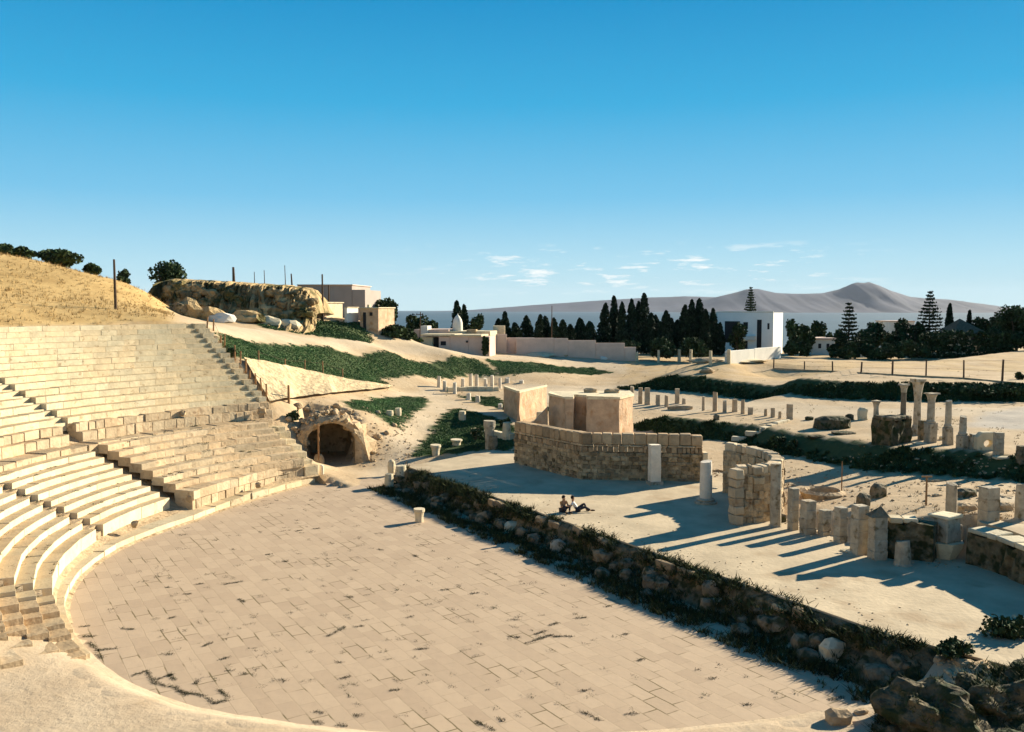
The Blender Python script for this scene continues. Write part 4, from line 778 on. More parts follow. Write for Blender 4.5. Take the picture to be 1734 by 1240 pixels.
# ------------------------------------------------------------------ cliff, buildings and far walls
random.seed(3)
def cliff(name, prof, D, depth, base, m_, seed):
    mb = MB(); xs = np.linspace(prof[0][0], prof[-1][0], 320); n = len(xs); vs = []; rows = [(-1, 0), (-.8, .06), (-.65, .14), (-.5, .22), (-.46, .32), (-.42, .43), (-.39, .54), (-.36, .65), (-.33, .76), (-.3, .87), (-.27, .95), (-.15, 1), (.4, 1.0), (1, .6)]
    for (dy, h) in rows:
        for x in xs:
            top = np.interp(x, [p[0] for p in prof], [p[1] for p in prof]); zt = CZ + (Y0 - top) / F * D
            n1_ = noise.fractal(Vector((x * .10 + seed, h * 2, 0)), 1, 2, 5); n2_ = noise.fractal(Vector((x * .05 + seed, 4 + h, 0)), 1, 2, 4)
            n3_ = noise.fractal(Vector((x * .3, h * 5, seed)), 1, 2, 5); y = D + depth * (dy + .2 * n2_ * (abs(dy) < .9) + .09 * n3_ * (0 < h < .98)); X = xD(x, D) + .2 * n1_
            zb = min(base, H(X, y)) - .3
            z = zb + (zt - zb) * max(0, h + (.12 * n1_ + .05 * n3_) * (0 < h < .9)) + .10 * n1_; vs.append((X, y, z))
    mb.add(vs, [(r * n + i, r * n + i + 1, (r + 1) * n + i + 1, (r + 1) * n + i) for r in range(len(rows) - 1) for i in range(n - 1)])
    return mb.build(name, m_)
_rocks = MB()
for _ in range(330):
    px = random.uniform(282, 532); t_ = random.random(); D_ = 112 - 9 * (.30 + .22 * (1 - t_)) + random.uniform(-.3, .3); top_ = np.interp(px, [272, 280, 292, 400, 522, 534, 541], [497, 478, 473, 478, 488, 496, 512]); zt_ = CZ + (Y0 - top_) / F * 112
    s_ = random.uniform(.3, 1.25); rock_mesh(_rocks, (xD(px, D_), D_, 10.6 + (zt_ - .9 - 10.6) * t_ - s_ * .3), s_ * random.uniform(.9, 1.6), s_, s_ * random.uniform(.6, 1.1), random.uniform(0, 3), .75, amp=.35, tone=rnd_tone(.5, 1.25))
kind(_rocks.build('rocky_outcrop', M_EARTH), 'structure')
kind(cliff('rocky_outcrop', [(266, 520), (272, 497), (280, 478), (292, 473), (330, 474), (400, 478), (480, 483), (522, 488), (534, 496), (541, 512), (546, 530)], 112, 9, 11.2, M_EARTH, 4), 'structure')
for i, (px, D, w_, h_, lb, m_) in enumerate([(318, 101, 3.4, 1.5, 'earthy lump at the left foot of the brown cliff', M_EARTH), (352, 102, 4.2, 1.2, 'long spoil heap sloping down in front of the brown cliff', M_EARTH), (376, 101.5, 3.0, .9, 'white stone heap at the foot of the brown cliff', M_WHITEWASH), (420, 104, 4.0, 1.1, 'brown heap before the middle of the cliff', M_EARTH), (455, 105, 2.6, .9, 'pale rubble heap right of the brown heap', M_CREAM), (489, 106, 3.2, 1.0, 'light rubble heap below the right end of the cliff', M_CREAM), (300, 100, 2.0, 1.0, 'small dark heap at the gap left of the cliff', M_ROCK)]):
    x = xD(px, D); mb = MB(); rock_mesh(mb, (x, D, H(x, D) - .25), w_, w_ * .6, h_ * 1.5, 0, .1, amp=.5); tag(mb.build('spoil_heap', m_), lb, 'rubble heap')
def boxes(name, D, label, parts, cat='building', side=.0, depth=5):
    """parts: (part name, px0, px1, ytop, ybot or None, material, forward offset, depth)"""
    x0 = xD((parts[0][1] + parts[0][2]) / 2, D); o = empty(name, (x0, D, H(x0, D)), label, cat)
    for nm, a, b_, yt, yb, m_, off, dp in parts:
        d_ = D - off; xa, xb = xD(a, d_), xD(b_, d_); zt = CZ + (Y0 - yt) / F * d_; zb = (CZ + (Y0 - yb) / F * d_) if yb else min(H(xa, d_), H(xb, d_)) - .3
        mb = MB(); mb.prism([(xa, d_), (xb, d_), (xb + side * dp, d_ + dp), (xa + side * dp, d_ + dp)], zb, zt); mb.build(nm, m_, o, bevel=.03)
    return o
boxes('warehouse', 126, 'long flat roofed grey building behind the brown cliff', [('wall', 505, 597, 483, None, M_GREY, 0, 10), ('wing', 597.2, 619, 491, None, M_GREY, .05, 9), ('roof_slab', 504, 598, 482, 483.6, M_LIME, .25, 10.5)], side=.1)
boxes('hut', 117, 'small cream hut with one sunlit side below the grey building', [('wall', 513, 549, 513, None, M_CREAM, 0, 4.6), ('door', 526, 533, 522, None, M_DARK, .06, .2), ('pier', 545.5, 550, 512, None, M_PINK, .25, .5), ('roof_slab', 511, 549.6, 511.5, 513.4, M_CREAM, .2, 4.9)], side=.35)
boxes('hut', 118, 'lower white hut between the cream hut and the pinkish little house', [('wall', 583.5, 588, 521, None, M_WHITEWASH, 0, 3), ('roof_slab', 583, 588.6, 520, 521.4, M_CREAM, .15, 3.2)], side=.33)
boxes('house', 119, 'pinkish little house in front of the wide dark tree', [('wall', 610, 641, 522, None, M_PINK, 0, 5), ('window', 626, 631, 529, 535, M_DARK, .05, .2), ('roof_slab', 608.5, 641.6, 520.5, 522.6, M_CREAM, .2, 5.3), ('door', 615, 620, 529, None, M_DARK, .05, .2), ('chimney', 622, 626, 516, 521, M_CREAM, -1, .5)], side=.3)
boxes('ruined_house', 129, 'low ruined house with dark doorways beside the road', [('wall', 714, 732, 571, None, M_CREAM, 0, 3), ('door', 732.2, 743, 572, None, M_DARK, -.6, .2), ('wall', 743, 762, 570, None, M_LIME, .05, 4), ('window', 746, 755, 578, 585, M_DARK, .1, .2), ('wall', 762.2, 793, 569, None, M_LIME, .1, 4), ('roof_slab', 711, 770, 566, 569.5, M_CREAM, .4, 4.6), ('roof_slab', 770.3, 815, 567, 570, M_CREAM, .3, 4.6), ('wall', 793.3, 829, 570, None, M_LIME, 0, 4), ('window', 789, 792, 577, 580.5, M_DARK, .3, .2)], side=.2)
boxes('roof_terrace', 134, 'light stepped terrace house behind the low ruined one', [('wall', 700, 760, 558, None, M_LIME, 0, 6), ('wall', 760.3, 830, 561, None, M_CREAM, .1, 6), ('parapet', 712, 724, 552, None, M_WHITEWASH, .3, 2), ('parapet', 790, 806, 558, None, M_TAN, .3, 1)], side=.2)
x = xD(775, 136); zt = CZ + (Y0 - 552) / F * 136; o = empty('domed_shrine', (x, 136, H(x, 136)), 'white dome with a pointed top rising over the low houses', 'shrine')
mb = MB(); r = 8.5 / F * 136; mb.lathe([(r, -3), (r, 0), (r * .97, .5), (r * .8, 1.0), (r * .45, 1.45), (r * .12, 1.7), (.03, 1.9)], 16, (x, 136, zt)); mb.build('dome', M_WHITEWASH, o, smooth=True)
mb = MB(); mb.box((x, 136, H(x, 136) - .3), (2 * r + .5, 2 * r + .5, zt - 1.8 - H(x, 136) + .3)); mb.build('wall', M_WHITEWASH, o)
boxes('long_wall', 138, 'long pinkish wall with a stepped top running along the far side of the road', [('wall_section', 829.3, 858, 566, None, M_LIME, 0, .6), ('wall_section', 858.2, 905, 572, None, M_LIME, -.8, .6), ('wall_section', 874, 938, 572.5, None, M_LIME, .5, .6), ('wall_section', 938.2, 962, 573, None, M_LIME, .45, .6), ('wall_section', 962.2, 1009, 576.5, None, M_LIME, .5, .6), ('wall_section', 1009.2, 1058, 581, None, M_LIME, .55, .6), ('wall_section', 1058.2, 1077, 588, None, M_LIME, .6, .6), ('turret', 835, 855, 552, None, M_CREAM, -1.5, 2.5)], 'wall')
random.seed(8)
for px, py, w_, h_, lb, m_ in ((912, 603, 50, 6, 'long pale sand heap at the foot of the long pinkish wall', M_CREAM), (962, 604, 26, 9, 'brown rubble heap below the middle of the long pinkish wall', M_TAN), (1035, 609, 14, 9, 'small brown rubble heap near the right end of the long pinkish wall', M_TAN), (1022, 609, 12, 6, 'white stone near the right end of the long pinkish wall', M_WHITEWASH), (1195, 613, 44, 8, 'brown earth heap before the white boundary wall', M_TAN), (1252, 613, 70, 6, 'low sandy heap at the foot of the white boundary wall', M_CREAM), (1198, 632, 22, 10, 'dry bushy hummock on the sand beyond the middle row of stumps', M_TAN)):
    block(px, py, w_, h_, lb, m_, rz=0, blocky=.1, name='rubble_heap', cat='rubble heap', amp=.5)
# villa
D = 166; vz = H(xD(1265, D), D) - .3; vt = CZ + (Y0 - 530) / F * 163
V = [(xD(1213, 168), 168), (xD(1309, 163), 163), (xD(1325, 170), 170), (xD(1232, 176), 176)]
o = empty('villa', (V[0][0], V[0][1], vz), 'two storey white flat roofed villa among dark trees', 'building'); d_ = (Vector(V[1]) - Vector(V[0])).normalized(); nn = Vector((d_.y, -d_.x)); a_ = math.atan2(d_.y, d_.x); Lw = (Vector(V[1]) - Vector(V[0])).length
M_VILLA = mat('villa_whitewash', (.84, .82, .76), .06, .5, .1, 5); mb = MB(); mb.prism(V, vz, vt); mb.build('wall', M_VILLA, o)
def vpart(nm, t0, t1, z0, z1, m_, pr=.04, th=.2):
    a, b_ = Vector(V[0]) + d_ * Lw * t0, Vector(V[0]) + d_ * Lw * t1; mb = MB(); mb.prism([tuple(a + nn * pr), tuple(b_ + nn * pr), tuple(b_ + nn * (pr - th)), tuple(a + nn * (pr - th))], z0, z1); return mb.build(nm, m_, o)
vh = vt - vz
vpart('porch_opening', .15, .42, vz + .3 * vh, vz + .8 * vh, M_DARK); vpart('window', .48, .56, vz + .62 * vh, vz + .78 * vh, M_DARK); vpart('window', .48, .56, vz + .16 * vh, vz + .34 * vh, M_DARK); vpart('door', .72, .80, vz + .12 * vh, vz + .84 * vh, M_DARK); vpart('window', .90, .935, vz + .62 * vh, vz + .76 * vh, M_DARK); vpart('balcony', .44, .70, vz + .36 * vh, vz + .46 * vh, M_WHITEWASH, .7, .7); vpart('parapet', -.005, 1.0, vt, vt + .28, M_WHITEWASH, .03, .3); vpart('wing', -.16, -.005, vz, vt + .1, M_WHITEWASH, .2, 4)
o = empty('boundary_wall', (27.3, 112, H(27.3, 112)), 'bright white boundary wall in front of the villa', 'wall')
for t0, t1, yt in ((0, .48, 593), (.483, 1, 588.5)):
    q0, q1 = Vector((27.3 + 10.4 * t0, 112 + 12 * t0)), Vector((27.3 + 10.4 * t1, 112 + 12 * t1)); zt_ = CZ + (Y0 - yt) / F * ((q0.y + q1.y) / 2); mb = MB(); mb.prism([tuple(q0), tuple(q1), (q1.x - .3, q1.y + .3), (q0.x - .3, q0.y + .3)], min(H(*q0), H(*q1)) - .3, zt_); mb.build('wall_section', M_WHITEWASH, o, bevel=.03)
boxes('cottage', 138, 'small white house with a dark window between round trees', [('wall', 1376, 1414, 575, None, M_WHITEWASH, 0, 6), ('roof_slab', 1374, 1416, 572.5, 575, M_LIME, .3, 6.6), ('window', 1386, 1391, 582, 590, M_DARK, .05, .2), ('window', 1400, 1405, 582, 590, M_DARK, .05, .2)])
boxes('far_house', 158, 'white house walls glimpsed between the trees left of the tallest tiered pine', [('wall', 1506, 1548, 545, None, M_WHITEWASH, 0, 6), ('window', 1515, 1520, 551, 556, M_DARK, .05, .2), ('roof_slab', 1505, 1549, 543.5, 545, M_LIME, .2, 6.4)])
Dh = 142; o = empty('tiled_house', (xD(1640, Dh), Dh, H(xD(1640, Dh), Dh)), 'house with a pyramid tiled roof above the dark hedge', 'building')
zz = lambda y: CZ + (Y0 - y) / F * Dh; xa, xb = xD(1612, Dh), xD(1676, Dh); xm = xD(1640, Dh)
mb = MB(); mb.prism([(xa + .5, Dh), (xb - .5, Dh), (xb - .5, Dh + 6), (xa + .5, Dh + 6)], H(xm, Dh) - .3, zz(567)); mb.build('wall', M_CREAM, o)
mb = MB(); mb.add([(xa, Dh - .5, zz(567)), (xb, Dh - .5, zz(567)), (xb, Dh + 6.5, zz(567)), (xa, Dh + 6.5, zz(567)), (xm, Dh + 3, zz(540))], [(0, 1, 4), (1, 2, 4), (2, 3, 4), (3, 0, 4), (3, 2, 1, 0)]); mb.build('roof', M_TILE, o)
mb = MB(); mb.box((xm + .8, Dh - .05, zz(578)), (.8, .1, 1)); mb.build('window', M_DARK, o)

# ------------------------------------------------------------------ poles and fences
def pole(px, ytop, ybot, label, D=None, r=.12, arm=True, group=None, m=None):
    if D is None: p = hit(px, ybot); p.z -= .1
    else: p = Vector((xD(px, D), D, CZ + (Y0 - ybot) / F * D))
    zt = CZ + (Y0 - ytop) / F * p.y; o = empty('utility_pole', p, label, 'pole', group); mb = MB(); mb.tube(p, (p.x + random.gauss(0, .05), p.y, zt), r, r * .7); mb.build('shaft', m or M_POLE, o)
    if arm:
        mb = MB(); mb.box((p.x, p.y, zt - .45), (1.0, .08, .1), .3)
        for s_ in (-.42, .42): mb.tube((p.x + s_ * .95, p.y + s_ * .3, zt - .36), (p.x + s_ * .95, p.y + s_ * .3, zt - .2), .05, .04, 6)
        mb.build('crossarm', M_POLE, o)
    return o
pole(196, 440, 524, 'tall dark wooden pole on the golden hillside above the seats', r=.13, arm=False)
pole(398, 453, 482, 'thick short pole on top of the brown cliff', 112, .2, arm=False)
for px, t, lb in ((433, 461, 'faint thin pole right of the thick one on the cliff'), (450, 458, 'second faint thin pole on the cliff top'), (485, 450, 'thinnest tall pole above the right part of the cliff'), (496, 464, 'short dark pole near the grey building')): pole(px, t, 486, lb, 118, .06 if px != 496 else .12, arm=False)
pole(547, 465, 545, 'tall pole standing at the left corner of the cream hut', r=.14, arm=False)
pole(558, 483, 514, 'short post rising just behind the cream hut', 120, .12, arm=False)
pole(711, 528, 590, 'thin pole before the low ruined house', 127, .08)
pole(934, 518, 585, 'tall thin pole among the small cypresses behind the long pinkish wall', 142, .08, arm=False)
def fence(name, label, px, m, r, wires=(), pts=None, hpx=None, rail=None):
    P = [(hit(a, c_), b_) for a, b_, c_ in px]; o = empty(name, P[0][0], label, 'fence'); tops = []
    for p, yt in P:
        h = CZ + (Y0 - yt) / F * p.y - p.z; rr = r * random.uniform(.85, 1.2); mb = MB(); mb.tube((p.x, p.y, p.z - .15), (p.x + random.gauss(0, .05), p.y, p.z + h), rr, rr * .85, 7); mb.build('post', m, o); tops.append((p, h))
    for f_ in wires:
        mb = MB()
        for (p, h), (q, h2) in zip(tops, tops[1:]): mb.tube(p + Vector((0, 0, h * f_)), q + Vector((0, 0, h2 * f_)), .012, .012, 4)
        mb.build('wire', M_POLE, o)
    if rail:
        mb = MB()
        for (p, h), (q, h2) in zip(tops, tops[1:]):
            d = (q - p).normalized(); nrm_ = Vector((-d.y, d.x, 0)) * .09; mb.hexa([p - nrm_ - Vector((0, 0, .2)), q - nrm_ - Vector((0, 0, .2)), q + nrm_ - Vector((0, 0, .2)), p + nrm_ - Vector((0, 0, .2))], [p - nrm_ + Vector((0, 0, rail)), q - nrm_ + Vector((0, 0, rail)), q + nrm_ + Vector((0, 0, rail)), p + nrm_ + Vector((0, 0, rail))])
        mb.build('kerb', M_TAN, o)
    return o
def f2(x, t, b_): return (220 + x / 3.875, 400 + t / 3.875, 400 + b_ / 3.875)
fence('post_fence', 'row of leaning wooden posts down the right edge of the seats', [f2(505, 530, 603), f2(548, 545, 622), f2(597, 650, 720), f2(622, 640, 724), f2(690, 715, 803), f2(725, 755, 838), f2(762, 805, 893), f2(790, 880, 935), f2(830, 900, 994), f2(868, 930, 1035), f2(897, 970, 1075)], M_WOOD, .075, (.85,))
fence('post_fence', 'thin posts along the top of the light rubble retaining wall', [f2(845, 750, 832), f2(1018, 805, 874), f2(1147, 810, 898), f2(1268, 820, 918), f2(1395, 870, 945)], M_WOOD, .07, (.85,))
fence('post_fence', 'long wire fence with dark posts across the sandy ground on the right', [(1310, 606, 625), (1362, 612, 628), (1410, 612, 630), (1458, 613, 633), (1511, 611, 636), (1568, 609, 639), (1632, 610, 642), (1697, 609, 648), (1780, 610, 656)], M_POLE, .10, (.95, .5), rail=.16)
fence('boundary_fence', 'pale stone pillars joined by a thin rail left of the white boundary wall', [(1078, 597, 612), (1115, 593, 614), (1150, 592, 613), (1169, 592, 616), (1203, 594, 619), (1234, 592, 616)], M_CREAM, .24, (.75, .45))
def post(px, ytop, ybot, r, label, m, z=None, name='post'):
    p = hit(px, ybot) if z is None else onz(px, ybot, z); h = (ybot - ytop) * p.y / F; mb = MB(); mb.lathe([(r * 1.15, -.1), (r, .1), (r * .95, h * .6), (r * .85, h * .96), (r * .55, h)], 10, p, 1, .08, .1); return tag(mb.build(name, m), label, 'post')
post(489, 652, 683, .10, 'lone wooden post on the sand below the retaining wall', M_WOOD)
post(540, 716, 792, .075, 'slim wooden pole standing in front of the dark passage', M_WOOD, .1)
block(539, 792, 17, 24, 'round boulder at the foot of the slim wooden pole', M_TAN, z=.1, blocky=.2)
post(545, 787, 811, .16, 'short white stone post beside the passage mouth', mat('white_marble', (.7, .6, .46)), .1)
post(1425, 780, 836, .035, 'thin rusty rod on the sand right of the curved niche wall', M_WOOD)
o = post(1568, 806, 856, .05, 'thin T topped stake left of the tall round stump', M_WOOD); mb = MB(); p = hit(1568, 856); mb.box((p.x, p.y, p.z + 1.35), (.5, .05, .07)); mb.build('crossbar', M_WOOD, o)
# ------------------------------------------------------------------ loose drums, capitals and rocks
def drum(px, ytop, ybot, w_, label, prof=None, m=None, z=None, tilt=.05, name='stone_drum'):
    p = hit(px, ybot) if z is None else onz(px, ybot, z); k = p.y / F; h = (ybot - ytop) * k; r = w_ * k / 2; mb = MB(); pr = prof or [(1, 0), (1.05, .4), (.95, .9), (.9, 1)]; mb.lathe([(r * a, h * b_ - (.06 if b_ == 0 else 0)) for a, b_ in pr], 14, p, 1, .1, tilt); return tag(mb.build(name, m or M_WHITE), label, 'stone')
CAPP = [(.7, 0), (.72, .4), (.85, .7), (1, .8), (1, 1)]
drum(710, 861, 884, 20, 'white upturned capital standing alone on the orchestra paving', CAPP, z=.01, tilt=.02, name='capital')
drum(738, 753, 771, 18, 'white upturned capital at the near corner of the dark grass patch', CAPP, name='capital')
drum(773, 744, 754, 20, 'flat white capital slab in the middle of the dark grass patch', CAPP, name='capital')
drum(783, 696, 712, 12, 'pale block on the far edge of the dark grass patch', None, M_CREAM)
drum(674, 691, 703, 11, 'white block in the green triangle right of the passage mound', None)
drum(660, 695, 703, 12, 'flatter pale stone left of the white block in the green triangle', None, M_CREAM)
drum(881, 694, 705, 13, 'white stone at the foot of the smaller pink ruin', None)
drum(915, 697, 716, 14, 'white upright stone at the left corner of the boxy pink ruin', None)
drum(829, 712, 760, 20, 'grey worn capital on a stub left of the stage back wall', CAPP, M_MARBLE, name='capital')
drum(858, 715, 745, 14, 'pale upright block touching the left end of the stage back wall', None, M_CREAM)
drum(835, 738, 764, 16, 'low grey round stone in the shade left of the stage back wall', None, M_ROCK)
drum(663, 778, 800, 14, 'round topped pale stone behind the thick leaning drum', [(.8, 0), (1, .5), (.8, .85), (.3, 1)], M_CREAM, .2)
drum(679, 788, 816, 19, 'thick leaning column drum at the left tip of the stage', None, M_CREAM, .25)
drum(659, 802, 824, 15, 'small square-shouldered stub in front of the thick leaning drum', None, M_CREAM, .1)
random.seed(6)
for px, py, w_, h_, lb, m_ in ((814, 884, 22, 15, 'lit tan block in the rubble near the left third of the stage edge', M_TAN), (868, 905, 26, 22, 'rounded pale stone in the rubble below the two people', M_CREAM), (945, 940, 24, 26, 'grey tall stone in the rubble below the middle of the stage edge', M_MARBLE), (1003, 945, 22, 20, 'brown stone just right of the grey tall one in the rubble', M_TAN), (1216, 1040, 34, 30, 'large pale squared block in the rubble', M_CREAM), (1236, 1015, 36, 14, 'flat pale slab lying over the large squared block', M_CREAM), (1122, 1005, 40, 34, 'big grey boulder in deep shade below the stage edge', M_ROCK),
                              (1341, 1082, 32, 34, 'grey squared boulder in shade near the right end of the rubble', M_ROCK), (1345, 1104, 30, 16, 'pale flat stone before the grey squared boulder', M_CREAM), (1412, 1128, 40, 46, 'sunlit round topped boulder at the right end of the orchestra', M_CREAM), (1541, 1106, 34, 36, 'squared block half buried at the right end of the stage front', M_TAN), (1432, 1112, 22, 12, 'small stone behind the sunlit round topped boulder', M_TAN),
                              (1718, 1010, 60, 18, 'flat pale rock near the right edge of the stage', M_CREAM), (1725, 1108, 34, 22, 'pale rounded rock at the right edge below the stage', M_CREAM), (1425, 1228, 40, 26, 'small tan rock on the near path left of the big dark boulders', M_TAN), (1462, 1214, 22, 14, 'smaller tan rock beside the big dark boulders', M_TAN), (1700, 1118, 26, 12, 'small tan rock above the big dark boulders', M_TAN), (1640, 1128, 30, 12, 'low tan rock between the big dark boulders and the rubble', M_TAN), (1490, 1124, 26, 10, 'low weedy rock right of the sunlit round topped boulder', M_TAN), (1600, 1120, 26, 12, 'low tan rock in the weeds below the squared block', M_TAN)):
    block(px, py, w_, h_, lb, m_, rz=random.uniform(0, .6), blocky=.55, amp=.22, name='boulder' if w_ > 30 else 'stone_block')
BW = []
for px, py, w_, h_, lb in ((1575, 1236, 150, 74, 'largest dark boulder in the right foreground'), (1668, 1222, 130, 70, 'dark boulder right of the largest one'), (1745, 1185, 110, 58, 'dark boulder cut off by the right picture edge'), (1570, 1285, 130, 50, 'low dark boulder at the bottom edge'), (1700, 1290, 190, 66, 'broad dark boulder in the bottom right corner'), (1505, 1258, 70, 34, 'small dark boulder left of the largest one'), (1625, 1190, 60, 34, 'squat dark boulder behind the largest one'), (1520, 1225, 50, 30, 'low mossy boulder at the left foot of the largest one')):
    p = hit(px, min(py, 1238)); k = p.y / F; mb = MB(); rock_mesh(mb, (p.x, p.y - (.3 if py > 1238 else 0), p.z - .3 - (py - 1238) * k * .5 * (py > 1238)), w_ * k * 1.1, w_ * k * .9, h_ * k * 1.35, random.uniform(0, 3), .2, sub=4, amp=.5)
    BW += [v for v in mb.v if random.random() < .5]; tag(mb.build('boulder', M_MOSS_SHADE), lb, 'boulder')


# ------------------------------------------------------------------ trees and shrubs
random.seed(17)
def crown_blob(mb, c, rx, ry, rz_, n, sz, tone=(.6, 1.3), shell=.5):
    for _ in range(n):
        d = Vector((random.gauss(0, 1), random.gauss(0, 1), random.gauss(0, 1))).normalized() * (shell + (1 - shell) * random.random()); mb.quadcard((c[0] + d.x * rx, c[1] + d.y * ry, c[2] + d.z * rz_), sz, rnd_tone(*tone))
def tree(name, px, ytop, D, wpx, label, shape='round', cat='tree', group=None, m=None, dens=1.0, trunk=.3, base=None):
    x = xD(px, D); z0 = H(x, D) if base is None else base; zt = CZ + (Y0 - ytop) / F * D; h = zt - z0; w_ = wpx / F * D / 2; o = empty(name, (x, D, z0), label, cat, group); mb = MB()
    if shape == 'cypress':
        mb.tube((x, D, z0 - .2), (x, D, z0 + h * .25), .16, .12); mb.build('trunk', M_BARK, o); mb = MB(); a0 = random.uniform(0, 6); n = int(900 * dens); lx = random.uniform(-.35, .35)
        prof = lambda t: w_ * min(1, .55 + 2.2 * t) * (1 - t) ** .55 * 1.15 if t > 0 else w_ * .5
        core = [(prof(t) * .5, z0 + .4 + (h - .6) * t) for t in (0.02, .15, .35, .55, .75, .9, .98)]; mb.lathe([(r, z) for r, z in core], 8, (x, D, 0), .55, .2)
        for _ in range(n):
            t = random.random() ** .85; a = random.uniform(0, 6.28); rr = prof(t) * (random.uniform(.55, 1.12) + .38 * noise.noise(Vector((math.cos(a) * 1.3 + a0, math.sin(a) * 1.3, t * 6)))); mb.quadcard((x + rr * math.cos(a) + lx * t * t, D + rr * math.sin(a), z0 + .15 + h * t * .98), .5, rnd_tone(.55, 1.35), up=1.6)
        mb.build('crown', m or M_CYP, o)
    elif shape == 'araucaria':
        mb.tube((x, D, z0 - .2), (x, D, zt - .1), .2, .03, 8); mb.build('trunk', M_BARK, o); mb = MB(); nW = max(8, int(h / .62))
        for k in range(nW):
            t = k / (nW - 1); zc = z0 + h * (.22 + .78 * t); L = w_ * (1 - t) ** .8 * random.uniform(.85, 1.1) + .1; a0 = random.uniform(0, 6)
            for b_ in range(7):
                a = a0 + 6.283 * b_ / 7 + random.gauss(0, .1); tip = Vector((x + L * math.cos(a), D + L * math.sin(a), zc + L * .12)); st = Vector((x, D, zc)); mb.tube(st, tip, .03, .015, 4, .8)
                for q in range(int(6 + 9 * L)): s_ = random.uniform(.25, 1.05); pt = st.lerp(tip, s_); mb.quadcard(pt + Vector((random.gauss(0, .13), random.gauss(0, .13), random.gauss(0, .07))), .34, rnd_tone(.6, 1.3))
        mb.build('crown', m or M_CYP, o)
    else:
        tr = max(.1, w_ * .07)
        if shape != 'bush':
            mb.tube((x, D, z0 - .2), (x + random.gauss(0, .1), D, z0 + h * trunk), tr, tr * .75)
            for b_ in range(5): a = random.uniform(0, 6.28); mb.tube((x, D, z0 + h * trunk * .9), (x + w_ * .55 * math.cos(a), D + w_ * .5 * math.sin(a), z0 + h * random.uniform(.55, .8)), tr * .6, tr * .25, 6)
            mb.build('trunk', M_BARK, o); mb = MB()
        lo = trunk * .8 if shape != 'bush' else .02; nb = 13 if shape != 'umbrella' else 15
        for k in range(nb):
            a = random.uniform(0, 6.28); rr = random.uniform(.1, .72) * w_; t = random.uniform(0, 1)
            if shape == 'umbrella': zc = z0 + h * (.62 + .25 * t * (1 - (rr / w_) ** 2)); b_r = (w_ * .36, w_ * .36, h * .10)
            else: zc = z0 + h * (lo + (1 - lo) * (.2 + .58 * t)); rr *= math.sqrt(max(.1, 1 - (abs(t - .4) * 1.35) ** 2)); b_r = (w_ * .42, w_ * .42, h * (1 - lo) * .22)
            crown_blob(mb, (x + rr * math.cos(a), D + rr * math.sin(a), zc), *b_r, int(130 * dens), .42 if w_ > 1.2 else .3, (.5, 1.4))
        for _ in range(int(120 * dens)): crown_blob(mb, (x + random.uniform(-1, 1) * w_ * .5, D, z0 + h * random.uniform(lo + .15, .8)), .3, .3, .3, 1, .5, (.4, .8))
        mb.build('crown', m or M_LEAF, o)
    return o
CYPR = [(1022, 514, 17), (1040, 502, 15), (1053, 512, 14), (1068, 507, 16), (1078, 511, 13), (1090, 497, 17), (1111, 535, 18), (1126, 527, 19), (1146, 543, 16), (1157, 517, 15), (1171, 508, 16), (1185, 506, 19), (1196, 525, 12), (1208, 523, 14), (1103, 531, 14), (1136, 540, 14), (1219, 548, 12)]
CL = ['pointed cypress at the left end of the tall row, above the long wall', 'tall slim cypress second from the left in the tall row', 'shorter cypress tucked right of the tall slim second one', 'broad cypress in the middle of the left tall clump', 'narrow cypress just left of the tallest cypress', 'tallest cypress, at the right of the left tall clump', 'low cypress two right of the tallest one', 'wide low cypress in the gap between the two tall clumps',
      'lowest cypress, just left of the right tall clump', 'left cypress of the right tall clump', 'second cypress of the right tall clump', 'broad tall cypress at the right of the right tall clump', 'slim cypress leaning on the left wing of the villa', 'cypress standing before the left corner of the villa', 'low cypress immediately right of the tallest one', 'small cypress left of the lowest one in the gap', 'small cypress against the villa front']
for i, ((px, t, w_), lb) in enumerate(zip(CYPR, CL)): tree('cypress', px, t, (152 + 6 * random.random()) if i not in (13, 16) else 158, w_ * 1.5, lb, 'cypress', group='cypresses around the villa')
CY2 = [(775, 510, 15), (788, 517, 10), (844, 541, 13), (857, 529, 13), (893, 536, 16), (912, 534, 11), (925, 537, 14), (940, 540, 12), (952, 543, 14), (968, 551, 13), (984, 540, 17), (1001, 546, 18), (875, 548, 14)]
CL2 = ['dark cypress rising right behind the white dome', 'slimmer cypress right of the one behind the dome', 'low bushy cypress left of the turret on the long wall', 'taller cypress over the turret on the long wall', 'broad cypress at the left of the small row behind the long wall', 'slim cypress second in the small row behind the long wall', 'full cypress just left of the tall thin pole', 'slim cypress just right of the tall thin pole', 'round shouldered cypress second right of the thin pole', 'shortest cypress in the small row behind the long wall', 'wide cypress near the right of the small row', 'wide low cypress ending the small row behind the long wall', 'short cypress filling the gap right of the turret']
for (px, t, w_), lb in zip(CY2, CL2): tree('cypress', px, t, 148 + 6 * random.random(), w_ * 1.6, lb, 'cypress', group='cypresses behind the long wall')
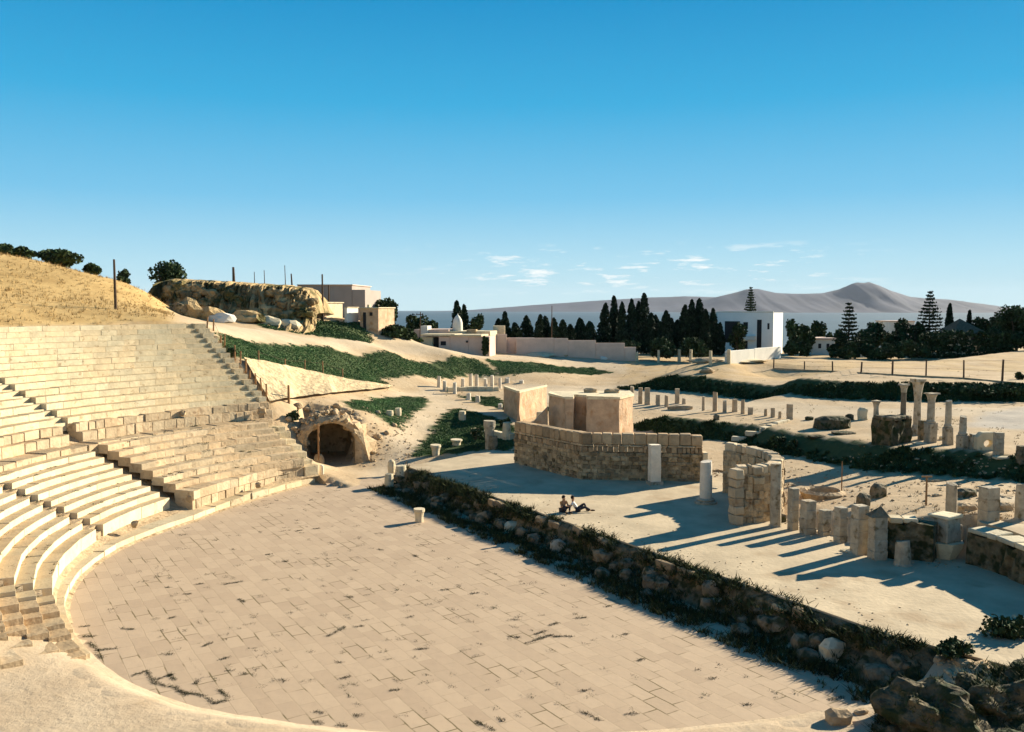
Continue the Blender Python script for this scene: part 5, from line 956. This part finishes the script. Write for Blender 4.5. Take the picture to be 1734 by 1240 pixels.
for a in [(1270, 488, 182, 32, 'tiered pine rising behind the villa roof', 'araucaria'), (1437, 515, 132, 44, 'tiered pine right of the small white house', 'araucaria'), (1573, 496, 136, 52, 'tallest tiered pine, left of the tiled house', 'araucaria'),
          (1344, 536, 128, 36, 'leafy tree touching the right side of the villa'), (1363, 548, 131, 32, 'rounder tree left of the small white house'), (1385, 541, 145, 34, 'tree rising behind the small white house'), (1404, 562, 134, 18, 'low tree covering the right end of the small white house', 'bush'), (1342, 572, 124, 30, 'bush at the right end of the white boundary wall', 'bush'), (1362, 576, 123, 26, 'smaller bush right of the white boundary wall', 'bush'),
          (1481, 543, 138, 40, 'broad round tree right of the smaller tiered pine'), (1502, 560, 140, 30, 'tree before the glimpsed white house walls'), (1527, 533, 136, 38, 'tall round tree left of the tallest tiered pine'), (1552, 541, 135, 34, 'dark tree pressed against the tallest tiered pine'), (1441, 578, 122, 34, 'round bush at the foot of the smaller tiered pine', 'bush'), (1413, 580, 123, 24, 'bush between the small white house and the tiered pine', 'bush'), (1471, 580, 122, 32, 'low round bush right of the tiered pine foot', 'bush'), (1502, 578, 122, 34, 'spreading bush in the middle of the right tree belt', 'bush'), (1536, 575, 121, 40, 'light green tipped bush before the tall round tree', 'bush'), (1456, 560, 138, 30, 'dim tree between two bushes behind the tiered pine', 'bush'), (1420, 556, 148, 30, 'far dim tree left of the smaller tiered pine', 'bush'),
          (1605, 515, 140, 15, 'slim cypress behind the pyramid tiled roof', 'cypress'), (1640, 527, 146, 10, 'thin cypress tip just right of the tiled roof peak', 'cypress'), (1664, 535, 146, 46, 'broad tree behind the right slope of the tiled roof'), (1688, 530, 138, 44, 'dark tree between the tiled house and the big right tree'), (1722, 511, 130, 84, 'big dark tree at the right picture edge', 'round'), (1790, 515, 130, 90, 'dark tree beyond the right picture edge'),
          (652, 504, 132, 66, 'wide dark tree behind the pinkish little house'), (702, 528, 140, 50, 'low spreading tree left of the terrace house', 'bush'), (727, 540, 142, 40, 'dim shrub over the terrace house', 'bush'), (806, 527, 146, 34, 'round tree right of the cypresses behind the dome'), (668, 549, 121, 58, 'dark shrub mass above the road, left of the low ruined house', 'bush'), (690, 556, 123, 40, 'shrub right of the dark shrub mass above the road', 'bush'), (705, 575, 126, 26, 'low shrub beside the left door of the low ruined house', 'bush'), (822, 566, 128, 12, 'creeper bush hanging on the right end of the low ruined house', 'bush'),
          (1430, 590, 120, 40, 'low dark underbrush below the smaller tiered pine', 'bush'), (1490, 588, 120, 46, 'low dark underbrush left of the light tipped bush', 'bush'), (1556, 580, 122, 40, 'dark underbrush at the left end of the hedge', 'bush'), (1520, 562, 132, 40, 'deep green bush below the tall round tree', 'bush'), (1465, 556, 142, 36, 'dim shrub between the tiered pine and the broad round tree', 'bush'), (1585, 560, 130, 44, 'shadowy bush under the tallest tiered pine', 'bush'), (1690, 548, 128, 60, 'dark bush joining the hedge to the big right tree', 'bush'), (1735, 560, 126, 60, 'dark bush under the big tree at the right edge', 'bush'),
          (1060, 575, 141, 60, 'dark undergrowth below the left tall cypress clump', 'bush'), (1120, 570, 140, 60, 'dark undergrowth in the gap between the cypress clumps', 'bush'), (1175, 570, 140, 60, 'dark undergrowth below the right tall cypress clump', 'bush'), (920, 560, 156, 70, 'dim hedge behind the left half of the long pinkish wall', 'bush'), (985, 565, 156, 60, 'dim hedge behind the right half of the long pinkish wall', 'bush'),
          (1250, 545, 157, 36, 'dark tree hiding the porch of the villa')]:
    if 1330 < a[0] and a[2] < 142 and a[0] != 1437: a = (a[0], a[1], a[2] + 7) + tuple(a[3:])
    big = a[3] > 60; tree('tiered_pine' if 'araucaria' in a else 'cypress' if 'cypress' in a[5:] else 'shrub' if 'bush' in a else 'tree', *a[:4], a[4], a[5] if len(a) > 5 else 'round', dens=2.0 if big else 1.0, trunk=.12, cat='shrub' if 'bush' in a else 'tree')
# trees on the golden hill
for px, t, D, w_, lb, sh in ((10, 412, 112, 50, 'dark tree cut by the left picture edge on the hill crest', 'umbrella'), (42, 417, 116, 50, 'thin spreading tree second from the left on the hill crest', 'umbrella'), (104, 420, 108, 84, 'largest wind shaped dark tree on the hill crest', 'round'), (160, 444, 110, 34, 'sparse half bare tree on the hill crest', 'umbrella'), (213, 453, 106, 28, 'round dark bush right of the hill pole', 'bush'), (292, 438, 124, 78, 'broad dark tree in the gap between hill and cliff', 'round'), (268, 492, 112, 26, 'low bush at the bottom of the gap beside the cliff', 'bush')):
    tree('shrub' if sh == 'bush' else 'tree', px, t, D, w_, lb, sh, dens=.35 if 'sparse' in lb else 1.3, trunk=.22, cat='shrub' if sh == 'bush' else 'tree')
# hedge in front of the tiled house
o = empty('hedge', (xD(1625, 126), 126, H(xD(1625, 126), 126)), 'long dark clipped hedge in front of the tiled house', 'hedge'); mb = MB()
for k in range(46):
    px = 1562 + 3.4 * k; x = xD(px, 131); z0 = H(x, 131); zt = CZ + (Y0 - (566 if px < 1600 else 562) + random.uniform(-3, 3)) / F * 131
    for j in range(4): crown_blob(mb, (x, 131 + random.uniform(0, 1.4), z0 + (zt - z0) * (j + .25) / 3.6), .5, .6, (zt - z0) / 7, 26, .4, (.45, 1.2))
mb.build('foliage', M_LEAF, o); mb = MB()
for k in range(10): px = 1565 + 16 * k; x = xD(px, 131.7); mb.tube((x, 131.7, H(x, 131.7) - .1), (x, 131.7, H(x, 131.7) + 1.2), .06, .04, 6)
mb.build('stem', M_BARK, o)
# shrubs near the stage
def shrub(px, py, wpx, hpx, label, m=None, n=500, sz=.12, z=None):
    p = hit(px, py) if z is None else onz(px, py, z); k = p.y / F; w_, h = wpx * k / 2, hpx * k; o = empty('shrub', p, label, 'shrub'); mb = MB()
    for _ in range(max(5, n // 60)): a = random.uniform(0, 6.28); rr = random.uniform(0, .7) * w_; crown_blob(mb, (p.x + rr * math.cos(a), p.y + rr * math.sin(a) * .8, p.z + h * random.uniform(.25, .68)), w_ * .4, w_ * .35, h * .3, 60, sz, (.5, 1.4), .3)
    mb.build('foliage', m or M_LEAF, o); mb = MB()
    for _ in range(5): mb.tube((p.x + random.gauss(0, w_ * .1), p.y, p.z - .05), (p.x + random.gauss(0, w_ * .4), p.y + random.gauss(0, w_ * .3), p.z + h * .6), .02, .01, 5)
    mb.build('stem', M_BARK, o); return o
shrub(1705, 1100, 120, 66, 'dark dense shrub at the right edge of the stage front', n=1100, sz=.16)
shrub(1610, 1112, 100, 34, 'low dark shrub below the right end of the stage', n=800, sz=.13)
shrub(1500, 1100, 70, 26, 'weedy shrub right of the sunlit round topped boulder', n=500, sz=.12)
shrub(1315, 758, 36, 26, 'bright green bush on the grassy bank right of the kerb wall', n=420, sz=.2); shrub(1345, 760, 30, 18, 'lower bush right of the bright green one on the bank', n=300, sz=.2)
shrub(1660, 672, 90, 26, 'spreading dark green bush along the far ditch', n=700, sz=.3); shrub(1715, 672, 70, 28, 'dark green bush at the right end of the far ditch', n=600, sz=.3); shrub(1590, 668, 40, 14, 'small bush in the far ditch left of the spreading one', n=300, sz=.3); shrub(1725, 643, 22, 14, 'wiry bush by the last dark fence post', n=140, sz=.25)
shrub(497, 716, 34, 24, 'dark bush on the left shoulder of the passage mound', n=420, sz=.2); shrub(855, 722, 22, 18, 'green bush left of the stage back wall', n=260, sz=.2); shrub(895, 690, 30, 26, 'green bush in the shade between the two pink ruins', n=300, sz=.25); shrub(806, 745, 40, 24, 'dark bush in the shade of the grass patch', n=320, sz=.2)
shrub(395, 604, 26, 16, 'green bush where the slope meets the seats', n=260, sz=.22)
# ------------------------------------------------------------------ grass, weeds and dry stalks
def grass(polys, label, name='grass', dens=24, h=(.15, .34), m=None, wd=.085, world=False, lean=.5, blades=4, tone=(.6, 1.35), zoff=0, vary=.35):
    mb = MB()
    for poly in polys:
        P = poly if world else gpoly(poly); xs = [p[0] for p in P]; ys = [p[1] for p in P]; ar = (max(xs) - min(xs)) * (max(ys) - min(ys)); n = int(ar * dens); X = RNG.uniform(min(xs), max(xs), n); Y = RNG.uniform(min(ys), max(ys), n); ins = inpoly(P, X + .3 * np.sin(Y * 5) + .25 * np.sin(Y * 1.7 + X), Y + .3 * np.sin(X * 4.1) + .2 * np.sin(X * 1.3))
        for x, y in zip(X[ins], Y[ins]):
            c_ = noise.noise(Vector((x * .35, y * .35, 1)))
            if c_ < -.62: continue
            z = H(x, y) + zoff; hh = random.uniform(*h) * (1 + .5 * c_); t = rnd_tone(*tone); t = tuple(v * (1 + vary * c_) for v in t)
            for _ in range(blades):
                a = random.uniform(0, 6.28); q = Vector((x + random.gauss(0, .07), y + random.gauss(0, .07), z - .02)); sx, sy = wd * math.cos(a), wd * math.sin(a); mb.add([(q.x - sx, q.y - sy, q.z), (q.x + sx, q.y + sy, q.z), (q.x + random.gauss(0, lean) * hh, q.y + random.gauss(0, lean) * hh, q.z + hh)], [(0, 1, 2)], t)
    o = mb.build(name, m or M_GRASS); kind(o, 'stuff'); o['label'] = label; return o
G1 = [(366, 563), (400, 573), (478, 583), (555, 588), (660, 596), (674, 602), (770, 604), (808, 608), (830, 622), (846, 636), (795, 634), (730, 641), (640, 641), (666, 653), (655, 654), (581, 643), (478, 621), (411, 609), (385, 603), (378, 590)]
G2 = [(822, 608), (900, 614), (1000, 622), (1038, 631), (1000, 635), (850, 637), (840, 626)]
G3 = [(434, 551), (478, 546), (530, 543), (610, 547), (633, 578), (607, 578), (504, 565), (452, 556)]
G4 = [(583, 681), (640, 674), (720, 672), (724, 680), (710, 694), (675, 727), (664, 722), (640, 704), (600, 692)]
G5 = [(770, 692), (835, 706), (872, 722), (868, 765), (835, 760), (697, 772), (730, 735)]
G6 = [(742, 660), (770, 668), (830, 688), (890, 706), (925, 700), (935, 690), (870, 690), (835, 672), (790, 672)]
def bank_poly(B, i0, i1, w_, far=0):
    P = B[i0:i1]; return [(x, y - .1) for x, y in P] + [(x, y + w_) for x, y in reversed(P)]
G7 = bank_poly(BANK1, 0, len(BANK1), 2.6); G8 = bank_poly(BANK2, 0, len(BANK2), 3.0)
grass([G1, G2], 'green grass on the slope below the road', m=M_LAWN, h=(.05, .11), dens=90, tone=(.8, 1.15), vary=.25, wd=.05, blades=3); grass([G3], 'dark green grass patch above the road', dens=24, h=(.08, .2), m=M_LAWN, tone=(.4, .9))
grass([G4], 'green grass triangle right of the passage mound', dens=100, h=(.04, .10), m=M_LAWN, wd=.04, blades=3); grass([G5, G6], 'dark green grass patch beside the stage', dens=100, h=(.05, .13), m=M_LAWN, tone=(.4, 1.0), wd=.045, blades=3)
grass([G7], 'dark green grass on the bank behind the stage', world=True, dens=40, h=(.1, .3)); grass([G8], 'dark green growth along the far ditch', world=True, dens=32, h=(.12, .32))
M_WEED = mat('dark_weeds', (.05, .06, .02), .5, 1.2, 0)
FW = [tuple(fa + sdir * t + snor * o_) for t, o_ in ((0, .3), (L_ + 3, .3), (L_ + 3, 2.6), (L_ * .6, 2.9), (0, 1.6))]
mb = MB()
def tuft(mb, p, h, wd, n, t, lean=.6):
    for _ in range(n):
        a = random.uniform(0, 6.28); q = Vector(p) + Vector((random.gauss(0, wd * 1.2), random.gauss(0, wd * 1.2), -.02)); sx, sy = wd * .4 * math.cos(a), wd * .4 * math.sin(a); mb.add([(q.x - sx, q.y - sy, q.z), (q.x + sx, q.y + sy, q.z), (q.x + random.gauss(0, lean) * h, q.y + random.gauss(0, lean) * h, q.z + h * random.uniform(.6, 1.2))], [(0, 1, 2)], t)
for _ in range(4200):
    t = random.uniform(0, L_ + 2); o_ = random.uniform(.1, 2.2) if random.random() < .5 else random.uniform(1.5, 2.9); q = fa + sdir * t + snor * o_
    if noise.noise(Vector((t * .5, o_, 2))) < -.25: continue
    tuft(mb, (q[0], q[1], max(.02, .95 - o_ * .65)), random.uniform(.1, .35), .07, 6, rnd_tone(.5, 1.4))
for _ in range(1500):
    t = random.uniform(0, L_ + 4); o_ = random.uniform(-.12, .75); q = fa + sdir * t + snor * o_
    if noise.noise(Vector((t * .45, o_ * .6, 12))) < -.05: continue
    tuft(mb, (q[0], q[1], 1.17 if o_ < .1 else 1.2 - o_ * .55), random.uniform(.12, .32), .08, 7, rnd_tone(.5, 1.5), .8)
o = mb.build('weeds', M_WEED); kind(o, 'stuff'); o['label'] = 'dark weeds in the shaded rubble below the stage'
mb = MB()
for v in BW:
    if noise.noise(Vector(v) * 1.1) > -.15: tuft(mb, v, random.uniform(.06, .2), .05, 6, rnd_tone(.5, 1.6), 1.0)
for _ in range(700):
    px, py = random.uniform(1440, 1734), random.uniform(1092, 1160); p = hit(px, py)
    if noise.noise(p * .8) > -.1: tuft(mb, p, random.uniform(.05, .2), .05, 6, rnd_tone(.6, 2.4), 1.0)
o = mb.build('weeds', M_WEED); kind(o, 'stuff'); o['label'] = 'tangled weeds over the dark boulders in the right foreground'
# weeds in the joints of the paving
mb = MB(); SEG = [((135, 1062), (152, 1060)), ((140, 1078), (160, 1078)), ((150, 1088), (168, 1102)), ((160, 1102), (198, 1098)), ((165, 1108), (172, 1115)), ((205, 1064), (225, 1066)), ((222, 1145), (248, 1136)), ((248, 1136), (262, 1158)), ((262, 1158), (300, 1165)), ((262, 1152), (292, 1142)), ((283, 1140), (296, 1152)), ((296, 1165), (316, 1178)), ((300, 1170), (350, 1180)), ((316, 1172), (410, 1156)), ((350, 1182), (362, 1192)), ((362, 1192), (388, 1185)), ((370, 1168), (388, 1182)), ((330, 1160), (336, 1152)), ((276, 1108), (292, 1108)), ((345, 1095), (358, 1088)), ((372, 1118), (390, 1112)), ((318, 1112), (344, 1150)),
      ((385, 1136), (395, 1136)), ((408, 1140), (418, 1142)), ((330, 990), (345, 988)), ((378, 990), (410, 985)), ((405, 1015), (415, 1020)), ((310, 1006), (325, 1006)), ((280, 995), (288, 995)), ((285, 1048), (298, 1044)), ((200, 920), (204, 925)), ((325, 862), (332, 868)), ((555, 1078), (585, 1062)), ((600, 1062), (614, 1060)), ((704, 1100), (726, 1098)), ((866, 1049), (880, 1050)), ((975, 1047), (996, 1046)), ((930, 1060), (945, 1055)), ((890, 1090), (935, 1075)), ((935, 1078), (972, 1078)), ((905, 1075), (925, 1068)), ((862, 1078), (880, 1080)), ((985, 1205), (1016, 1220)), ((806, 1222), (838, 1238)), ((845, 1216), (852, 1222)), ((570, 1122), (582, 1122)), ((576, 1150), (592, 1146)), ((660, 1170), (676, 1168)), ((600, 1212), (614, 1212)), ((532, 1205), (546, 1208)), ((532, 1222), (548, 1226)), ((570, 1228), (590, 1230)), ((690, 1046), (698, 1044)), ((980, 1170), (995, 1170)), ((1080, 1120), (1090, 1116)), ((1175, 1135), (1185, 1134)), ((1055, 1075), (1065, 1073)), ((1025, 1028), (1034, 1026)), ((700, 940), (708, 944)), ((640, 930), (648, 932)), ((588, 1010), (598, 1012)), ((475, 1150), (482, 1155)), ((440, 1100), (470, 1140)), ((940, 1160), (985, 1205)), ((1060, 1210), (1080, 1208)), ((500, 900), (512, 898)), ((530, 896), (540, 895)), ((450, 940), (462, 938)), ((478, 950), (486, 952)),
      ((1455, 1208), (1475, 1200)), ((1495, 1178), (1530, 1172)), ((1405, 1186), (1428, 1180)), ((1260, 1195), (1270, 1192)), ((1200, 1150), (1212, 1148)), ((795, 1006), (810, 1004)), ((745, 1000), (760, 998))]
for a, b_ in SEG:
    p, q = onz(*a, .012), onz(*b_, .012); n = max(4, int((q - p).length * 80)); thin = (q - p).length > 1.6
    for _ in range(n): tuft(mb, p.lerp(q, random.random()) + Vector((random.gauss(0, .022), random.gauss(0, .022), 0)), random.uniform(.03, .065) * (.5 if thin else 1), .034 if not thin else .014, 5, rnd_tone(.3, .9), .9)
ROT = Matrix.Rotation(math.atan2(sdir[1], sdir[0]), 2)
for _ in range(300):
    a = random.uniform(130, 300); R = 19 * math.sqrt(random.random()); x, y = pol(R, a)
    if (np.array([x, y]) - fa) @ snor < 3.5: continue
    d = sdir if random.random() < .5 else snor; L = random.uniform(.1, .5)
    for _k in range(int(L * 18) + 2): s_ = random.uniform(0, L); tuft(mb, (x + d[0] * s_, y + d[1] * s_, .012), random.uniform(.025, .06), .05, 4, rnd_tone(.4, 1.5), 1.2)
o = mb.build('weeds', M_WEED); kind(o, 'stuff'); o['label'] = 'dark weeds growing in the joints of the orchestra paving'
mb = MB()
for _ in range(190):
    a = random.uniform(164, 212); k = random.randrange(9); R_ = LR[k] + random.uniform(.05, .12) + .5 * (random.random() < .7); x, y = pol(R_, a)
    for _k in range(random.randint(2, 9)): tuft(mb, (x + random.gauss(0, .05), y + random.gauss(0, .05), LZ[k]), random.uniform(.03, .09), .04, 3, rnd_tone(.4, 1.5), 1)
for _ in range(170):
    k = random.randrange(NU); a = random.uniform(131, 175); x, y = pol(UR[k] + random.uniform(.5, .7), a)
    for _k in range(random.randint(2, 6)): tuft(mb, (x + random.gauss(0, .05), y + random.gauss(0, .05), UZ[k]), random.uniform(.03, .08), .04, 3, rnd_tone(.5, 2), 1)
for _ in range(120):
    a = random.uniform(133, 161); R_ = random.uniform(21, 28.5); x, y = pol(R_, a); zt = .85 + .378 * int((R_ - 20.35) / .8) + rough_off(20.35 + .8 * int((R_ - 20.35) / .8)) if R_ < 26.7 else 3.86
    for _k in range(random.randint(2, 9)): tuft(mb, (x + random.gauss(0, .07), y + random.gauss(0, .07), zt), random.uniform(.04, .1), .05, 3, rnd_tone(.4, 1.8), 1)
o = mb.build('weeds', M_WEED); kind(o, 'stuff'); o['label'] = 'small dry weeds growing in the joints of the seat rows'
mb = MB(); sp = [(np.array(STAGE[i]), np.array(STAGE[i + 1])) for i in (2, 3, 4, 5, 6, 7, 8)]
for _ in range(420):
    a_, b_ = random.choice(sp); q = a_ + (b_ - a_) * random.random() + np.array([random.gauss(0, .3), -abs(random.gauss(0, .9))]); s_ = random.uniform(.03, .13)
    if inpoly(STAGE, np.array([q[0]]), np.array([q[1]]))[0]: rock_mesh(mb, (q[0], q[1], 1.2 - s_ * .3), s_ * 1.4, s_, s_ * .8, random.uniform(0, 3), .4, sub=1, tone=rnd_tone(.6, 1.2))
for _ in range(260):
    q = np.array(STAGE[0]) + sdir * random.uniform(2, L_) - snor * abs(random.gauss(0, 1.2)); s_ = random.uniform(.02, .08); rock_mesh(mb, (q[0], q[1], 1.2 - s_ * .3), s_ * 1.4, s_, s_ * .8, random.uniform(0, 3), .4, sub=1, tone=rnd_tone(.6, 1.2))
o = mb.build('gravel', M_TAN); kind(o, 'stuff'); o['label'] = 'small loose stones scattered over the stage floor'
# golden dry grass on the hill, dry stalks on the sand
mb = MB(); cand = np.argwhere(mask[0] > .4); cand = cand[(gy[cand[:, 0]] < 122) & (gx[cand[:, 1]] < -15) & (gy[cand[:, 0]] > 38)]
for k in RNG.choice(len(cand), 15000):
    j, i = cand[k]; x, y = gx[i] + random.uniform(-.4, .4), gy[j] + random.uniform(-.4, .4)
    if math.hypot(x - C0[0], y - C0[1]) < 41.6: continue
    tuft(mb, (x, y, H(x, y)), random.uniform(.12, .36), .06, 5, rnd_tone(.75, 1.2), .4)
o = mb.build('dry_grass', M_DRY); kind(o, 'stuff'); o['label'] = 'golden dry grass on the hill above the seats'
mb = MB(); n_ = 0
M_DW = mat('dry_weeds', (.22, .15, .06), .5, 1.0, 0)
while n_ < 2600:
    px, py = random.uniform(1180, 1760), random.uniform(612, 900)
    if random.random() < .45: px, py = random.uniform(480, 1100), random.uniform(600, 780)
    p = hit(px, py)
    if noise.noise(Vector((p.x * .22, p.y * .22, 7))) < .02 or inpoly(STAGE, np.array([p.x]), np.array([p.y]))[0]: n_ += 1; continue
    tuft(mb, p, random.uniform(.06, .2), .06, 4, rnd_tone(.6, 1.6)); n_ += 1
o = mb.build('dry_weeds', M_DW); kind(o, 'stuff'); o['label'] = 'brown dry weeds scattered over the sandy ground'
# loose grit and stones
mb = MB()
for _ in range(900):
    px, py = (random.uniform(560, 700), random.uniform(690, 790)) if random.random() < .3 else (random.uniform(1290, 1734), random.uniform(770, 880)) if random.random() < .6 else (random.uniform(1440, 1734), random.uniform(1095, 1190))
    p = hit(px, py); s_ = random.uniform(.05, .2); rock_mesh(mb, p - Vector((0, 0, s_ * .3)), s_ * 1.3, s_, s_ * .8, random.uniform(0, 3), .4, sub=1, tone=rnd_tone(.7, 1.2))
o = mb.build('gravel', M_TAN); kind(o, 'stuff'); o['label'] = 'loose stones scattered over the sandy ground'
# ------------------------------------------------------------------ the two people on the stage
M_SKIN = mat('skin', (.42, .23, .13), .1, 8, 0, tone=False); M_SHIRT = mat('white_shirt', (.75, .72, .66), .08, 6, 0, tone=False); M_TROU = mat('dark_trousers', (.035, .035, .045), .2, 6, 0, tone=False); M_TOP = mat('orange_top', (.55, .25, .09), .12, 6, 0, tone=False); M_HAIR = mat('dark_hair', (.03, .02, .015), .2, 9, 0)
def skin(name, V, E, m, parent, sub=2):
    me = bpy.data.meshes.new(name); me.from_pydata([v[0] for v in V], E, []); me.materials.append(m); o = bpy.data.objects.new(name, me); COL.objects.link(o)
    o.modifiers.new('skin', 'SKIN').use_smooth_shade = True; s_ = o.modifiers.new('sub', 'SUBSURF'); s_.levels = sub; s_.render_levels = sub
    sv = me.skin_vertices[0].data if me.skin_vertices else None
    if sv is None:
        bm = bmesh.new(); bm.from_mesh(me); bm.verts.layers.skin.verify(); bm.to_mesh(me); bm.free(); sv = me.skin_vertices[0].data
    for i, v in enumerate(V): r = v[1]; sv[i].radius = (r, r) if not isinstance(r, tuple) else r; sv[i].use_root = (i == 0)
    if parent: o.parent = parent; o.matrix_parent_inverse = Matrix.Identity(4)
    return o
def hand(V, E, w_, d, up):
    d = Vector(d).normalized(); s_ = d.cross(Vector(up)).normalized(); u = s_.cross(d); p = Vector(V[w_][0]); pm = len(V); V.append((tuple(p + d * .07), (.035, .02))); E.append((w_, pm))
    for k, (o_, L) in enumerate(((-.03, .07), (-.01, .085), (.012, .08), (.032, .06))):
        b_ = len(V); V.append((tuple(p + d * .11 + s_ * o_), .010)); V.append((tuple(p + d * (.11 + L * .5) + s_ * o_ * 1.15 - u * .006), .009)); V.append((tuple(p + d * (.11 + L * .85) + s_ * o_ * 1.15 - u * .028), .008)); E += [(pm, b_), (b_, b_ + 1), (b_ + 1, b_ + 2)]
    b_ = len(V); V.append((tuple(p + d * .05 + s_ * -.045), .011)); V.append((tuple(p + d * .09 + s_ * -.065), .009)); E += [(pm, b_), (b_, b_ + 1)]
def person(loc, rz, label, pose, top, torso_part):
    o = empty('person', loc, label, 'person'); o.rotation_euler = (0, 0, rz); o.scale = (.9, .9, .9); P = pose; V = []; E = []
    names = ['pel', 'sp', 'ch', 'nk', 'jaw', 'hd']; rad = [(.15, .12), (.13, .10), (.16, .11), .055, .07, .098]
    for n_, r in zip(names, rad): V.append((P[n_], r))
    E += [(0, 1), (1, 2), (2, 3), (3, 4), (4, 5)]
    f = Vector(P['face']); V.append((tuple(Vector(P['jaw']) + f * .10 + Vector((0, 0, .05))), .016)); E.append((4, 6))
    ch = {}
    for s_ in ('l', 'r'):
        a = len(V); V += [(P['sh' + s_], .06), (P['el' + s_], .043), (P['wr' + s_], .03)]; E += [(2, a), (a, a + 1), (a + 1, a + 2)]; d = Vector(P['wr' + s_]) - Vector(P['el' + s_]); hand(V, E, a + 2, d, (0, 0, 1))
        b_ = len(V); V += [(P['hp' + s_], .10), (P['kn' + s_], .06), (P['an' + s_], .042), (P['to' + s_], .035)]; E += [(0, b_), (b_, b_ + 1), (b_ + 1, b_ + 2), (b_ + 2, b_ + 3)]
    skin('body', V, E, M_SKIN, o)
    T = [(P['pel'], (.165, .135)), (P['sp'], (.15, .12)), (P['ch'], (.175, .125)), (tuple(Vector(P['ch']).lerp(Vector(P['nk']), .6)), .075)]; TE = [(0, 1), (1, 2), (2, 3)]
    for s_ in ('l', 'r'): a = len(T); T += [(P['sh' + s_], .075), (tuple(Vector(P['sh' + s_]).lerp(Vector(P['el' + s_]), .6)), .06)]; TE += [(2, a), (a, a + 1)]
    skin(torso_part, T, TE, top, o)
    T = [(P['pel'], (.17, .14))]; TE = []
    for s_ in ('l', 'r'): a = len(T); T += [(P['hp' + s_], .115), (P['kn' + s_], .078), (tuple(Vector(P['kn' + s_]).lerp(Vector(P['an' + s_]), .85)), .06)]; TE += [(0, a), (a, a + 1), (a + 1, a + 2)]
    skin('trousers', T, TE, M_TROU, o)
    h = Vector(P['hd']); mb = MB(); bm = bmesh.new(); bmesh.ops.create_icosphere(bm, subdivisions=3, radius=.118); vs = []
    for v in bm.verts: q = v.co.copy(); k = q.dot(f) / .118; z_ = q.z / .118; s_ = 1 if (z_ > .25 or k < -.1) else .75; vs.append(tuple(h + q * s_ - f * .012 + Vector((0, 0, .02))))
    mb.add(vs, [tuple(v.index for v in fc.verts) for fc in bm.faces]); bm.free(); hr = mb.build('hair', M_HAIR, None, smooth=True); hr.parent = o
    mb = MB()
    for s_ in ('l', 'r'): a, b_ = Vector(P['an' + s_]), Vector(P['to' + s_]); mb2 = MB(); rock_mesh(mb2, tuple((a + b_) / 2 - Vector((0, 0, .05))), .29, .11, .1, math.atan2((b_ - a).y, (b_ - a).x), .2, 1, 2, .05); sh = mb2.build('shoe', M_HAIR, None, smooth=True); sh.parent = o
    return o
sit = dict(pel=(0, 0, .14), sp=(.02, 0, .34), ch=(.05, 0, .54), nk=(.08, 0, .70), jaw=(.10, 0, .78), hd=(.09, 0, .87), face=(1, 0, 0), shl=(.06, .19, .60), shr=(.06, -.19, .60), ell=(.20, .25, .38), elr=(.22, -.25, .38), wrl=(.40, .13, .42), wrr=(.41, -.12, .42),
           hpl=(.05, .10, .13), hpr=(.05, -.10, .13), knl=(.45, .15, .47), knr=(.43, -.15, .46), anl=(.55, .13, .08), anr=(.52, -.12, .08), tol=(.72, .15, .05), tor=(.70, -.15, .05))
lean = dict(pel=(0, 0, .14), sp=(-.10, 0, .30), ch=(-.22, 0, .47), nk=(-.26, 0, .63), jaw=(-.24, 0, .71), hd=(-.25, 0, .80), face=(1, 0, 0), shl=(-.21, .19, .53), shr=(-.21, -.19, .53), ell=(-.38, .26, .30), elr=(-.38, -.26, .30), wrl=(-.42, .28, .07), wrr=(-.42, -.28, .07),
            hpl=(.05, .10, .13), hpr=(.05, -.10, .13), knl=(.42, .14, .45), knr=(.47, -.13, .30), anl=(.55, .13, .08), anr=(.85, -.12, .09), tol=(.73, .14, .05), tor=(1.0, -.13, .16))
person(onz(953, 867, 1.204), math.radians(-60), 'person in an orange top sitting upright with knees drawn up on the stage', sit, M_TOP, 'top')
person(onz(977, 866, 1.204), math.radians(-8), 'person in a white shirt and dark trousers leaning back with legs stretched right', lean, M_SHIRT, 'shirt')
# ------------------------------------------------------------------ the air
hm = bpy.data.materials.new('air'); hm.use_nodes = True; hn_, hl = hm.node_tree.nodes, hm.node_tree.links
for n_ in list(hn_):
    if n_.type == 'BSDF_PRINCIPLED': hn_.remove(n_)
pv = hn_.new('ShaderNodeVolumePrincipled'); pv.inputs['Density'].default_value = HAZE_D; pv.inputs['Color'].default_value = (.82, .9, 1, 1); pv.inputs['Anisotropy'].default_value = 0.0
hl.new(pv.outputs[0], hn_['Material Output'].inputs['Volume'])
mb = MB(); mb.prism([(-25000, -500), (25000, -500), (25000, 25500), (-25000, 25500)], -90, 560); kind(mb.build('haze', hm), 'stuff')
